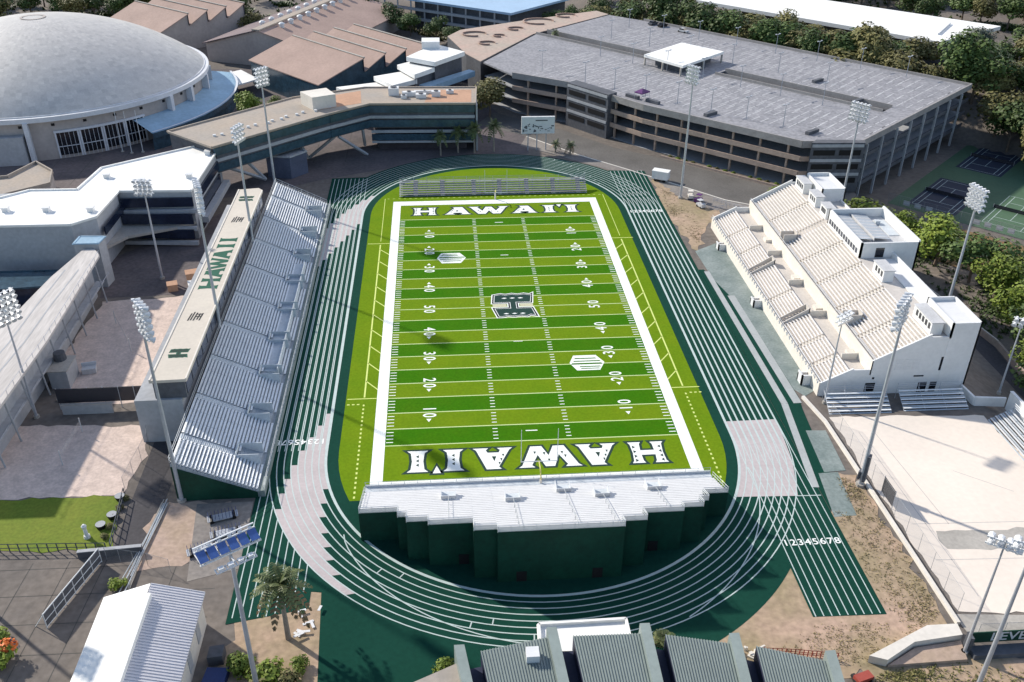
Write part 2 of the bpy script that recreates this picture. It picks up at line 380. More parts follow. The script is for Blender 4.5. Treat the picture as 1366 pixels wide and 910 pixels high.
for s in (-1,1):
    X=s*28.55
    cb.line((X,-31.4),(X,31.6),.28,.099); cb.line((s*26.4,-31.8),(s*31.5,-31.8),.22,.099); cb.line((s*26.4,32.3),(s*31.5,32.3),.22,.099)
    for k in range(10):
        y=-27.6+6.15*k; cb.line((s*26.3,y-1.5),(X,y+1.4 if 1 else y),.22,.099)
    for k in range(22): y=-33.6-1.16*k; cb.line((X,y),(X,y-.5),.3,.099)
    for k in range(3): cb.line((s*(29.3+.85*k),-33.5),(s*(29.75+.85*k),-33.5),.3,.099)
    cb.line((X,33.5),(X,59.6),.14,.098); 
for k in range(40): cb.line((-28+1.42*k,59.5),(-27.4+1.42*k,59.5),.16,.098)
cb.build('coaching_box_line',MT['ypaint'],field)
# lettering: slab letters with flared feet
GL=dict(
 H=(1.5,[(0,0),(.55,0),(.48,.1),(.46,.40),(1.04,.40),(1.02,.1),(.95,0),(1.5,0),(1.42,.1),(1.38,.5),(1.42,.9),(1.5,1),(.95,1),(1.02,.9),(1.04,.62),(.46,.62),(.48,.9),(.55,1),(0,1),(.08,.9),(.12,.5),(.08,.1)]),
 A=(1.9,[(0,0),(.74,0),(.60,.10),(.67,.22),(1.2,.22),(1.28,.10),(1.16,0),(1.9,0),(1.74,.1),(1.30,1),(.60,1),(.72,.9),(.16,.1)]),
 W=(2.5,[(0,1),(.66,1),(.56,.9),(.86,.42),(1.08,.97),(1.45,.97),(1.70,.42),(1.98,.9),(1.86,1),(2.5,1),(2.36,.9),(1.95,0),(1.5,0),(1.27,.46),(1.04,0),(.6,0),(.14,.9)]),
 I=(.9,[(0,0),(.9,0),(.74,.12),(.69,.5),(.74,.88),(.9,1),(0,1),(.16,.88),(.21,.5),(.16,.12)]),
 O=(.36,[(0,1.08),(.36,1.08),(.18,.74)]))
TEETH=dict(H=[(.16,.16),(.16,.38),(.16,.60),(.16,.80),(1.34,.16),(1.34,.38),(1.34,.60),(1.34,.80)],I=[(.40,.2),(.40,.4),(.40,.6)],A=[(.80,.40),(.42,.30),(.52,.50),(.62,.68)],W=[(1.38,.30),(1.22,.62),(.55,.45),(.66,.28),(1.75,.25)],O=[])
def word(spec, origin, h, rot, mats, name, parent, outline=None, teeth=True, z=.11):
    """spec: (letter, start, width) in metres along the baseline"""
    b=MB(); c,s=cos(rot),sin(rot)
    T=lambda p:(origin[0]+c*p[0]-s*p[1],origin[1]+s*p[0]+c*p[1])
    for ch,x0,w in spec:
        u,pl=GL[ch]; k=w/u; P=[(x0+p[0]*k,p[1]*h) for p in pl]
        if outline: b.flat([T(p) for p in offset(P,outline)],z-.004,1)
        b.flat([T(p) for p in P],z,0)
        if teeth:
            for i,(tx,ty) in enumerate(TEETH[ch]):
                d=.11 if not(ch=='A' and i==0) else .22; q=[(tx,ty),(tx+d,ty+.0),(tx+d*.5,ty+(.14 if d<.2 else .24))] if ch in'AW' else ([(tx,ty),(tx,ty+.15),(tx+(.13 if tx<1 else -.13),ty+.075)])
                b.flat([T((x0+a*k,e*h)) for a,e in q],z+.004,1)
    return b.build(name,mats,parent)
HW=[('H',0,5.9),('A',7.9,6.7),('W',14.0,10.2),('A',24.9,6.5),('I',32.9,3.3),('O',36.6,1.3),('I',38.6,3.4)]
word(HW,(21.3,-47.4),5.4,pi,[MT['paint'],MT['dkgr']],'end_zone_lettering',field,.42)
word(HW,(-21.2,48.5),4.5,0,[MT['paint'],MT['dkgr']],'end_zone_lettering',field,.45)
# centre emblem: a slab H lying on its side
em=MB(); E0=(.2,.55)
def emb(k,x0=-4.35,x1=4.45,top=5.2,bot=-5.1,d=0):
    return [(x0-.1,.95),(x0+.25,top-.3),(x0+2.0,top+.25),(x0+3,top-.1),(x0+4.4,top+.25),(x0+5.8,top-.1),(x0+7.1,top+.25),(x1-.5,top-.2),(x1+.3,top+.5),
            (x1-.2,.95),(1.15,.95),(1.15,-.95),(x1-.2,-.95),(x1+.6,bot-.1),(x1-.9,bot+.5),(x0+7.1,bot-.1),(x0+5.8,bot+.25),(x0+4.4,bot-.1),(x0+3,bot+.25),(x0+2.2,bot-.1),(x0+.8,bot-.2),(x0-.1,-.95),(-.95,-.95),(-.95,.95)]
base=[(p[0]*.97+E0[0],p[1]*.95+E0[1]) for p in emb(0)]
em.flat(offset(base,.22),.106,0); em.flat(base,.110,1); em.flat(offset(base,-.34),.114,0); em.flat(offset(base,-.46),.118,2)
for y in (0,): 
    em.flat([(-4.2+E0[0],-.55+E0[1]),(-1.3+E0[0],-.55+E0[1]),(-1.3+E0[0],.55+E0[1]),(-4.2+E0[0],.55+E0[1])],.11,3)
    em.flat([(1.5+E0[0],-.55+E0[1]),(4.2+E0[0],-.55+E0[1]),(4.2+E0[0],.55+E0[1]),(1.5+E0[0],.55+E0[1])],.11,3)
for x in (-1.6,0.1,1.8):
    for y,sg in ((3.1,1),(-3.5,-1)):
        em.flat([(x-.6+E0[0],y+E0[1]),(x+E0[0],y-.26+E0[1]),(x+.6+E0[0],y+E0[1]),(x+E0[0],y+.26+E0[1])],.122,0)
        if x<-9: em.flat([(x-.7+E0[0],y+sg*1.0+E0[1]),(x+E0[0],y+sg*.7+E0[1]),(x+.7+E0[0],y+sg*1.0+E0[1]),(x+E0[0],y+sg*1.25+E0[1])],.122,0)
em.build('centre_emblem',[MT['paint'],MT['black'],mat('emblem_green',(.003,.036,.027),.8,.08),MT['tanpaint']],field)
def hexlogo(cx,cy,flip):
    b=MB(); f=flip
    b.flat([(cx-3.3,cy),(cx-2.3,cy+2.6),(cx+2.0,cy+2.6),(cx+3.3,cy),(cx+2.1,cy-2.6),(cx-2.2,cy-2.6)],.106,0)
    for k,(y,a,c,h) in enumerate([(1.5,-2.3,2.0,.34),(.55,-2.6,2.7,.34),(-.35,-3.1,2.9,.5),(-1.35,-1.7,2.5,.32),(-2.0,-1.5,2.2,.26)]):
        y*=f; b.flat([(cx+f*a,cy+y-h/2),(cx+f*c,cy+y-h/2),(cx+f*(c-.25),cy+y+h/2),(cx+f*(a+.25),cy+y+h/2)],.111,1)
    b.build('conference_emblem',[MT['paint'],MT['grassd']],field)
hexlogo(-12.1,23.6,-1); hexlogo(12.4,-22.5,1)
# ------------------------------------------------------------------ west stand (aluminium bleacher)
ws=thing('aluminium_grandstand','long silver aluminium bleacher along the left side of the track','grandstand',(-48,0,0))
def L3(o): return o   # parts are built in world coordinates and moved under their thing
def part(mb,name,m,parent,smooth=False):
    """parts are modelled in world space; the thing's Empty stands at its base"""
    dx,dy,dz=parent.location; c,s=cos(-parent.rotation_euler[2]),sin(-parent.rotation_euler[2])
    mb.v=[(c*(x-dx)-s*(y-dy),s*(x-dx)+c*(y-dy),z-dz) for x,y,z in mb.v]
    return mb.build(name,m,parent,smooth=smooth)
def parts(mb,name,m,parent):
    for q in mb.pieces(): part(q,name,m,parent)
def subs(mb,name,m,par,root):
    for q in mb.pieces(): sub(q,name,m,par,root)
def sub(mb,name,m,par,root,smooth=False):
    dx,dy,dz=root.location; mb.v=[(x-dx,y-dy,z-dz) for x,y,z in mb.v]; return mb.build(name,m,par,smooth=smooth)
WX0,WX1,WY0,WY1=-42.9,-55.0,-57.0,54.5; WZ0,WZ1=1.2,7.2; NR=24
rx=lambda k:WX0+(WX1-WX0)*k/NR
rz=lambda k:WZ0+(WZ1-WZ0)*k/NR
AIS=[-50.3,-39.3,-27.3,-15.6,-3.7,8.4,20.9,33.2,45.6]
prof=[(WX0,.05)]
for k in range(NR): prof+=[(rx(k),rz(k)+.02),(rx(k+1),rz(k)+.02)]
prof+=[(WX1,WZ1+.0),(WX1,WZ1-1.0)]
prof2=[(WX0,.05)]+[(p[0],p[1]) for p in prof[1:]]
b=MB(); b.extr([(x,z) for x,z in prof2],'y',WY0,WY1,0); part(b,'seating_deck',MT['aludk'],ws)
edges=[WY0]+AIS+[WY1]
for i in range(len(edges)-1):
    y0=edges[i]+(.75 if i else .15); y1=edges[i+1]-(.75 if i<len(edges)-2 else .15)
    b=MB()
    for k in range(NR):
        yy0=y0
        if k<7 and i>0: yy0=y0+1.6      # benches stop at the portal in the aisle
        b.bx(rx(k)-.40,rx(k)-.07,yy0,y1,rz(k)+.30,rz(k)+.36)
        for y in [yy0+.4+j*(y1-yy0-.8)/3 for j in range(4)]: b.bx(rx(k)-.28,rx(k)-.2,y-.05,y+.05,rz(k),rz(k)+.40,1)
    part(b,'bench_section',[MT['alu'],MT['steel']],ws)
for y in AIS:
    b=MB()
    for k in range(8,NR): b.bx(rx(k),rx(k+1)+.02,y-.6,y+.6,rz(k)+.03,rz(k)+.14); b.bx(rx(k)-.25,rx(k+1)+.02,y-.6,y+.6,rz(k)+.14,rz(k)+.25)
    part(b,'aisle_steps',MT['alum'],ws)
    b=MB(); z=rz(8)+.75; xa,xb=rx(1),rx(8)
    b.bx(xb,xa,y-.8,y-.7,rz(1),z-.3); b.bx(xb,xa,y+2.15,y+2.25,rz(1),z-.3); b.bx(xb-.1,xb,y-.8,y+2.25,rz(6),z)
    b.face([(xb,y-.7,rz(7)+.1),(xa,y-.7,rz(1)+.2),(xa,y+2.15,rz(1)+.2),(xb,y+2.15,rz(7)+.1)],1)
    part(b,'portal_wall',[MT['alum'],MT['aludk']],ws)
b=MB(); b.bx(WX0,-42.0,WY0,WY1,0.0,1.25); part(b,'front_walkway',MT['apron'],ws)
b=MB()
for z in (1.75,2.25): b.tube((-42.05,WY0,z),(-42.05,WY1,z),.035,n=5)
y=WY0
while y<WY1+.1: b.tube((-42.05,y,1.25),(-42.05,y,2.27),.04,n=5); y+=2.32
for yy in (WY0,WY1):
    for h in (.5,1.05): b.tube((WX0,yy,WZ0+h),(WX1,yy,WZ1+h),.04,n=5)
    for k in range(0,NR+1,3): b.tube((rx(k),yy,rz(k)),(rx(k),yy,rz(k)+1.07),.035,n=5)
for h in (.55,1.05): b.tube((WX1,WY0,WZ1+h),(WX1,WY1,WZ1+h),.04,n=5)
part(b,'guard_rail',MT['rail'],ws)
b=MB(); b.bx(-46.8,-44.0,-26,17,2.0,2.9,0); b.bx(-44.2,-44.0,-26,17,2.9,3.4,0); part(b,'camera_platform',MT['alum'],ws)
b=MB(); b.extr([(WX0-.1,0),(WX0-.1,1.05),(WX1,6.5),(WX1,0)],'y',WY0-.12,WY0-.02); b.extr([(WX0-.1,0),(WX0-.1,1.05),(WX1,6.5),(WX1,0)],'y',WY1+.02,WY1+.12)
parts(b,'skirt_panel',MT['dgreen'],ws)
b=MB()
for yy in range(-54,54,6): b.tube((-54.6,yy,0),(-54.6,yy,6.2),.12,n=6); b.tube((-49,yy,0),(-49,yy,3.6),.12,n=6)
part(b,'support_post',MT['steel'],ws)
# press box behind it
pb=thing('press_box','long tan roofed press box with painted green lettering behind the silver bleacher','press box',(-58,-2,0))
b=MB(); b.bx(-63.9,-56.4,-41.9,38.4,0,8.2); part(b,'base_wall',MT['grwall'],pb)
b=MB(); b.bx(-60.6,-55.6,-41.4,37.9,8.2,11.5); part(b,'dark_storey',MT['dkwall'],pb)
b=MB()
for i in range(20): b.bx(-55.62,-55.5,-40.9+3.93*i,-37.5+3.93*i,8.7,11.0)
parts(b,'window',MT['navy'],pb)
b=MB(); b.prism([(-60.9,-42.0),(-55.1,-41.8),(-55.1,37.5),(-56.2,38.9),(-60.6,38.2)],11.5,12.0); r=part(b,'roof',MT['pbroof'],pb)
b=MB(); b.wall((-60.8,-41.9),(-60.6,38.1),.25,12.0,12.12); b.wall((-55.2,-41.7),(-55.2,37.4),.25,12.0,12.12); sub(b,'roof_kerb',MT['cream'],r,pb)
PR=[('H',0,4.7),('A',4.5,4.6),('W',8.0,5.6),('A',12.6,4.6),('I',17.8,2.2),('I',20.7,2.2)]
def onroof(o): 
    o.parent=pb; o.location=(58,2,0); return o
o=word(PR,(-56.2,-11.3),3.5,pi/2,[MT['lgreen'],MT['lgreen']],'roof_lettering',None,None,False,12.02); onroof(o)
for cy in (-33.9,32.6):
    b=MB(); k=.36; P=[(-58.1+k*-q[1]*.8*1.0,cy+k*q[0]*.9) for q in emb(0)]; P=[(-58.1+k*q[0]*1.0,cy+k*q[1]*.75) for q in emb(0)]
    b.flat(P,12.02,0); b.flat(offset(P,-.2),12.026,1); o=b.build('roof_emblem',[MT['lgreen'],MT['black'] if 0 else MT['dkgr']],None); onroof(o)
for cy in (-21.5,20.9):
    b=MB()
    for i,(w0,h0,sh) in enumerate([(0,2.6,.0),(.45,3.0,.1),(.95,2.8,0),(1.5,2.2,.3),(1.95,2.6,.0)]):
        x=-59.1+w0; b.flat([(x,cy-1.5+sh),(x+.26,cy-1.5+sh),(x+.50,cy-1.5+sh+h0),(x+.24,cy-1.5+sh+h0)],12.02)
    b.flat([(-58.0,cy-.3),(-57.0,cy-.2),(-57,cy+.1),(-58,cy)],12.022); b.flat([(-57.7,cy+.6),(-56.9,cy+.6),(-56.9,cy+.9),(-57.7,cy+.9)],12.022)
    o=b.build('roof_mark',MT['black'],None); onroof(o)
# ------------------------------------------------------------------ east stand (cream concrete)
es=thing('concrete_grandstand','big cream concrete grandstand on the right side of the field','grandstand',(62,0,0))
EY0,EY1=-36.,37.
def xf(y): return 52.2-.018*(y+36)      # the front leans a little inward to the north
def stepprof(x0,z0,x1,z1,n):
    p=[]
    for k in range(n): p+=[(x0+(x1-x0)*k/n,z0+(z1-z0)*k/n),(x0+(x1-x0)*(k+1)/n,z0+(z1-z0)*k/n)]
    return p+[(x1,z1)]
LO=(52.3,1.9,57.3,4.5,9); UP=(60.8,6.0,70.2,11.1,16)
prof=[(52.0,0),(52.0,1.9)]+stepprof(*LO)+[(57.45,4.1),(60.8,4.1)]+stepprof(*UP)+[(77.6,11.1),(77.6,-5),(56,-5)]
b=MB(); b.extr(prof,'y',EY0+.3,EY1-.3); part(b,'seating_terrace',MT['creamst'],es)
def seats(n0,z0,n1,z1,n,segs,w=.30):
    for (y0,y1) in segs:
        b=MB()
        for k in range(n):
            x=n0+(n1-n0)*k/n; z=z0+(z1-z0)*k/n
            b.bx(x+.16,x+.16+w,y0,y1,z+.36,z+.43)
            for j in range(5): yy=y0+.4+(y1-y0-.8)*j/4; b.bx(x+.25,x+.33,yy-.04,yy+.04,z,z+.36)
        part(b,'bench_section',MT['creamseat'],es)
lows=[(-35.6,-30.0),(-28.9,-23.4),(-22.3,-14.4),(-12.2,-5.2),(-4.1,7.0),(9.4,16.4),(17.4,25.8),(26.8,36.4)]
ups=[(-35.6,-27.6),(-26.6,-17.2),(-16.0,-6.6),(-5.5,3.6),(4.6,13.2),(15.6,24.6),(25.6,36.4)]
seats(*LO,lows); seats(*UP,ups,.3)
b=MB()
for y in (-29.5,-22.8,-4.6,16.9,26.3):
    b=MB()
    for k in range(9): x=52.3+5/9*k; z=1.9+2.6/9*k; b.bx(x,x+.3,y-.4,y+.4,z,z+.15)
    part(b,'aisle_steps',MT['cream'],es)
for y in (-27.1,-16.6,-6.0,4.1,25.1):
    b=MB()
    for k in range(16): x=60.8+9.4/16*k; z=6+5.1/16*k; b.bx(x,x+.3,y-.4,y+.4,z,z+.16)
    part(b,'aisle_steps',MT['cream'],es)
for y in (-13.3,8.2):        # entrances through the lower tier
    b=MB(); b.extr([(52.0,1.9),(52.0,2.4),(57.4,5.7),(57.4,4.5)],'y',y-1.05,y-.85); b.extr([(52.0,1.9),(52.0,2.4),(57.4,5.7),(57.4,4.5)],'y',y+.85,y+1.05)
    b.bx(57.2,57.42,y-1.05,y+1.05,4.5,5.7); part(b,'portal_wall',MT['creamst'],es)
for y in (14.4,-24.6+3):
    b=MB(); b.bx(60.9,63.9,y-1.1,y-.9,6,8.6); b.bx(60.9,63.9,y+.9,y+1.1,6,8.6); b.bx(63.8,64,y-1.1,y+1.1,7,8.9); part(b,'portal_wall',MT['creamst'],es)
b=MB()
b.bx(51.75,52.0,EY0,EY1,0,2.75); b.bx(60.55,60.8,EY0,EY1,4.1,7.0)
for y in (-30.5,-14.7,-1.5,12.5,26): b.bx(57.5,60.5,y-.12,y+.12,4.1,5.3); 
for y in (-29.,-12.,1,20): b.bx(59.2,60.5,y-.9,y+.9,4.1,4.75)
parts(b,'parapet',MT['cream'],es)
SP=[(52.0,0),(52.0,2.75),(57.45,5.5),(57.45,5.2),(60.6,5.2),(60.6,7.0),(70.2,12.1),(70.2,11.5),(77.6,11.5),(77.6,-5),(53,-5)]
for n,y in (('south_wall',EY0),('north_wall',EY1-.3)):
    b=MB(); b.extr(SP,'y',y,y+.3); w=part(b,'end_wall',MT['white'],es)
    if n=='south_wall':
        k=MB()
        for i in range(3):
            for j in range(3): k.bx(64.9+i*1.55,66.2+i*1.55,EY0-.05,EY0+.02,5.0+j*.75,5.6+j*.75)
        subs(k,'louvre',MT['stseat'],w,es)
        k=MB(); k.bx(73.0,74.7,EY0-.04,EY0+.02,4.6,7.4); k.bx(70.0,71.6,EY0-.04,EY0+.02,.1,2.2); k.bx(72.2,74.2,EY0-.04,EY0+.02,.1,2.2); k.bx(60.2,62.0,EY0-.04,EY0+.02,.6,2.4); k.bx(61.2,61.6,EY0-.04,EY0+.02,3.2,3.6)
        k.bx(68.8,70.6,EY0-.04,EY0+.02,3.4,3.7); subs(k,'window',MT['dglass'],w,es)
b=MB(); b.bx(77.6,77.9,EY0,EY1,-5,11.6); part(b,'rear_wall',MT['white'],es)
b=MB()
for y,h in ((25,1.5),(-2.4,1.6),(-31.5,2.1)): b.bx(50.0,51.7,y-1.1,y-.7,0,h); b.bx(50.0,51.7,y+.7,y+1.1,0,h*.8); b.bx(50.0,50.25,y-1.1,y+1.1,0,h)
parts(b,'stair_wall',MT['stseat'],es)
b=MB()
for y in [EY0+1.5*i for i in range(49)]: b.bx(51.3,51.5,y,y+.1,2.75,3.3)
b.tube((51.85,EY0,3.3),(51.85,EY1,3.3),.05,n=5); b.tube((60.7,EY0,7.5),(60.7,EY1,7.5),.05,n=5)
part(b,'guard_rail',MT['rail'],es)
# main press box on top
mp=thing('white_press_tower','tall white press tower with a striped translucent roof over the cream grandstand','press box',(76,5,11))
x0,x1,y0,y1,zt=70.2,82.4,-4.,13.6,14.4
b=MB(); b.bx(x0,x1,y0,y0+.4,11.1,zt); b.bx(x0,x1,y1-.4,y1,11.1,zt); b.bx(x0,x0+.4,y0,y1,11.1,zt); b.bx(x1-.4,x1,y0,y1,-5,zt+.4); b.bx(77.9,x1,y0,y0+.4,-5,11.1); b.bx(77.9,x1,y1-.4,y1,-5,11.1); part(b,'wall',MT['white'],mp)
b=MB(); b.bx(x0+.4,x1-.4,y0+.4,y1-.4,12.3,12.6); rf=part(b,'roof',MT['stwhite'],mp)
for xx in (71.0,74.8):
    k=MB(); k.face([(xx,.2,13.5),(xx+3.4,.2,13.2),(xx+3.4,13.0,13.2),(xx,13.0,13.5)],0)
    for i in range(8): yy=.8+1.6*i; k.face([(xx,yy,13.52),(xx+3.4,yy,13.22),(xx+3.4,yy+.45,13.22),(xx,yy+.45,13.52)],1)
    k.bx(xx-.1,xx,.2,13,12.6,13.6,1); sub(k,'skylight',[mat('skylight_panel',(.38,.42,.46),.4,.08),MT['stwhite']],rf,mp)
k=MB(); k.bx(79.2,81.4,3,11,12.6,12.75); k.bx(78.6,79.6,8.5,9.6,12.6,13.5); k.bx(71.4,72.4,-2.6,-1.6,12.6,13.3); subs(k,'roof_unit',MT['alum'],rf,mp)
b=MB(); b.bx(73.4,75.2,y0-.03,y0+.05,11.2,13.3); part(b,'door',MT['dglass'],mp)
b=MB()
for i in range(12): b.bx(x0-.05,x0+.03,-2.6+1.3*i,-1.7+1.3*i,11.5,12.6)
parts(b,'window',MT['navy'],mp)
def tower(x0,x1,y0,y1,z1,label,win=True):
    t=thing('white_camera_booth',label,'booth',((x0+x1)/2,(y0+y1)/2,11.1),group='booths on the grandstand')
    b=MB(); b.bx(x0,x1,y0,y1,11.1,z1); part(b,'wall',MT['white'],t)
    b=MB(); b.bx(x0-.15,x1+.15,y0-.15,y1+.15,z1,z1+.2); part(b,'roof',MT['stwhite'],t)
    if win:
        b=MB(); n=max(2,int((y1-y0)/1.2))
        for i in range(n): yy=y0+.5+(y1-y0-1)*i/n; b.bx(x0-.05,x0+.02,yy,yy+.7,12.0,13.1)
        parts(b,'window',MT['dglass'],t)
tower(70.5,72.6,-14.6,-9.9,13.4,'small white booth just south of the white press tower')
tower(70.5,72.6,-34.6,-27.8,13.4,'small white booth at the near end of the cream grandstand, beside the stair block')
tower(70.5,72.4,15.6,19.2,13.5,'small white booth just beyond the white press tower')
tower(70.5,72.4,22.2,26.6,13.5,'middle one of the small white booths beyond the white press tower')
tower(70.5,72.4,30.2,35.4,13.5,'small white booth at the far corner of the cream grandstand')
def stairblock(x0,x1,y0,y1,z1,label):
    t=thing('stair_block',label,'stair block',((x0+x1)/2,(y0+y1)/2,0))
    b=MB(); b.bx(x0,x1,y0,y0+.3,-5,z1); b.bx(x0,x1,y1-.3,y1,-5,z1); b.bx(x0,x0+.3,y0,y1,11.2,z1); b.bx(x1-.3,x1,y0,y1,-5,z1); part(b,'wall',MT['white'],t)
    b=MB(); b.bx(x0+.3,x1-.3,y0+.3,y1-.3,z1-1.0,z1-.7); part(b,'roof',MT['stseat'],t)
    b=MB(); b.bx(x1-.02,x1+.04,y0+.8,y0+1.6,1,10); part(b,'window_strip',MT['dglass'],t)
stairblock(73.4,78.6,-36.1,-26.4,14.2,'white square stair block at the near corner of the cream grandstand')
stairblock(73.0,78.6,25.4,35.8,14.2,'white square stair block at the far corner of the cream grandstand')
b=MB(); b.bx(77.0,77.3,-26,-4,11.1,12.3); b.bx(74,77,-25,-5,11.12,11.3); part(b,'rear_parapet',MT['white'],es)
# ------------------------------------------------------------------ south stand: stepped back edge follows the bend
ss=thing('end_zone_bleacher','white end zone bleacher with a dark green stepped rear wall, nearest the camera','grandstand',(0,-68,0))
SEG=[(-26.8,-21.3,-67.5),(-21.3,-20,-69.7),(-20,-17,-71.7),(-17,-10.9,-73.1),(-10.9,-7.8,-75.9),(-7.8,9.1,-76.9),(9.1,12.5,-75),(12.5,18.3,-72.3),(18.3,21.5,-70.9),(21.5,22.9,-68.6),(22.9,26.7,-65.7)]
SY=-58.4; SL=.42; DY=.72
zz=lambda y:1.2+SL*(SY-y)
dk=MB(); bn=MB(); wl=MB(); rl=MB()
for x0,x1,yb in SEG:
    n=int((SY-yb)/DY+.5); d=(SY-yb)/n
    prof=[(SY,.3),(SY,1.2)]
    for k in range(n): prof+=[(SY-d*k,zz(SY-d*k)),(SY-d*(k+1),zz(SY-d*k))]
    prof+=[(yb,zz(yb)-.5)]
    dk.extr(prof,'x',x0,x1)
    for k in range(1,n): y=SY-d*k; bn.bx(x0,x1,y-.42,y-.1,zz(y)+.22,zz(y)+.28)
    wl.bx(x0,x1,yb-.18,yb,0,zz(yb)+.15)
    for h in (.45,.85,1.15): rl.tube((x0,yb-.05,zz(yb)+h),(x1,yb-.05,zz(yb)+h),.05,n=4)
    rl.bx(x0,x1,yb-.12,yb-.08,zz(yb)+.15,zz(yb)+1.0,1)
    m=max(2,int((x1-x0)/1.6)+1)
    for i in range(m): x=x0+(x1-x0)*i/(m-1); rl.tube((x,yb-.05,zz(yb)),(x,yb-.05,zz(yb)+1.17),.05,n=4)
for i in range(len(SEG)-1):
    x=SEG[i][1]; ya,yb=SEG[i][2],SEG[i+1][2]; lo,hi=min(ya,yb),max(ya,yb)
    wl.extr([(hi,0),(hi,zz(hi)),(lo,zz(lo)),(lo,0)],'x',x-.09,x+.09)
    for h in (.45,.85,1.15): rl.tube((x,ya-.05,zz(ya)+h),(x,yb-.05,zz(yb)+h),.05,n=4)
for x in (-26.8,26.7):
    yb=-67.5 if x<0 else -65.7
    wl.extr([(SY,0),(SY,1.2),(yb,zz(yb)),(yb,0)],'x',x-.09,x+.09)
    rl.tube((x,yb,zz(yb)+1.1),(x+(.1 if x<0 else -.1),yb-.05,zz(yb)+1.15),.05,n=4)
    for h in (.6,1.1): rl.tube((x,SY,zz(SY)+h),(x,yb,zz(yb)+h),.04,n=4)
    for k in range(7): y=SY+(yb-SY)*k/6; rl.tube((x,y,zz(y)),(x,y,zz(y)+1.1),.04,n=4)
part(dk,'seating_deck',MT['stwhite'],ss); part(bn,'bench_row',MT['stseat'],ss); w=part(wl,'rear_wall',MT['dgreen'],ss)
part(rl,'guard_rail',[MT['rail'],mesh_net('rail_mesh',(.7,.7,.7),.55)],ss)
for x,yb in ((-12.3,-73.1),(-4.6,-76.9),(5.8,-76.9),(14.4,-72.3)):
    k=MB(); k.bx(x-.7,x+.7,yb-.24,yb-.1,.05,1.9); sub(k,'door_opening',MT['black'],w,ss)
b=MB(); b.bx(-26.8,26.7,SY-.1,SY+1.3,0.1,1.15); b.bx(-26.8,26.7,SY+1.2,SY+1.3,1.15,1.5,1); part(b,'front_walkway',[MT['alum'],MT['rail']],ss)
b=MB()
for h in (1.65,2.1): b.tube((-26.8,SY+1.25,h),(26.7,SY+1.25,h),.04,n=4)
for i in range(28): x=-26.8+53.5*i/27; b.tube((x,SY+1.25,1.1),(x,SY+1.25,2.12),.04,n=4)
part(b,'front_rail',MT['rail'],ss)
for x,y in ((-14.2,-62.6),(-4.9,-64.6),(2.9,-61.6),(8.2,-64.4),(16.4,-62.4)):
    b=MB(); z=zz(y)
    b.bx(x-1.1,x-1.0,y-1,y+1.2,z-.6,z+1.1); b.bx(x+1.0,x+1.1,y-1,y+1.2,z-.6,z+1.1); b.bx(x-1.1,x+1.1,y-1.05,y-.95,z,z+1.3); b.bx(x-1,x+1,y-.95,y+1.1,z-.3,z+.3,1)
    part(b,'portal_rail',[MT['rail'],MT['alum']],ss)
    b=MB(); yb=min(q[2] for q in SEG if q[0]-.1<=x<=q[1]+.1)
    b.tube((x,y-1.4,zz(y-1.4)+.9),(x,yb+.4,zz(yb+.4)+.9),.05,n=4)
    for k in range(6): yy=y-1.4+(yb+1.8-y)*k/5; b.tube((x,yy,zz(yy)),(x,yy,zz(yy)+.9),.04,n=4)
    part(b,'aisle_handrail',MT['steel'],ss)
# ------------------------------------------------------------------ north bleacher
nbl=thing('low_grey_bleacher','low grey aluminium bleacher behind the far end zone','bleacher',(0,62.5,0))
b=MB(); N=7
for k in range(N):
    y=60.4+.72*k; z=.35+.36*k
    b.bx(-24.9,24.5,y,y+.5,z-.05,z,0); b.bx(-24.9,24.5,y+.14,y+.44,z+.34,z+.40,1); 
part(b,'bench_row',[MT['aludk'],mat('old_plank',(.34,.33,.345),.6,.12,.5,3)],nbl)
AP=mat('aisle_plate',(.46,.455,.46),.6,.08)
for x in (-20.6,-13.6,-5.4,1.4,8.6,15.6,22.3):
    b=MB()
    for k in range(N): y=60.4+.72*k; z=.35+.36*k; b.bx(x-.55,x+.55,y,y+.6,z+.02,z+.22)
    part(b,'aisle_steps',AP,nbl)
b=MB()
for x in [-24.7+49*i/14 for i in range(15)]:
    b.tube((x,60.6,0),(x,65.1,2.5),.05,n=4); b.tube((x,65.1,0),(x,65.1,3.7),.05,n=4)
for h in (2.9,3.3,3.7): b.tube((-24.9,65.15,h),(24.5,65.15,h),.04,n=4)
part(b,'frame_rail',MT['steel'],nbl)
# ------------------------------------------------------------------ small bleachers round the sand court
def bleacher(p,ang,L,rows,label,m='alu'):
    t=thing('small_bleacher',label,'bleacher',(p[0],p[1],0),ang,group='bleachers round the sand court')
    b=MB()
    for k in range(rows):
        y=.75*k; z=.35+.4*k; b.bx(0,L,y,y+.32,z,z+.07,0); b.bx(0,L,y-.32,y-.02,z-.32,z-.27,1)
    b.build('bench_row',[MT[m],MT['alum']],t)
    b=MB()
    for i in range(int(L/3)+1):
        x=L*i/int(L/3); b.tube((x,-.2,0),(x,.75*rows,.35+.4*rows),.05,n=4); b.tube((x,.75*rows,0),(x,.75*rows,1.2+.4*rows),.05,n=4)
    for h in (.5,.85,1.2): b.tube((0,.75*rows,h+.4*rows),(L,.75*rows,h+.4*rows),.035,n=4)
    b.build('frame_rail',MT['steel'],t)
bleacher((52.0,-41.4),-.02,11.0,5,'shaded aluminium bleacher at the foot of the cream grandstand, nearer the track')
bleacher((65.4,-41.3),-.01,11.6,5,'shaded aluminium bleacher at the foot of the cream grandstand, under the stair block')
bleacher((79.2,-60.5),pi/2+pi,17,5,'') if 0 else None
bleacher((79.0,-45.0),-pi/2,18,5,'sunlit white bleacher along the right edge of the sand court','stseat')
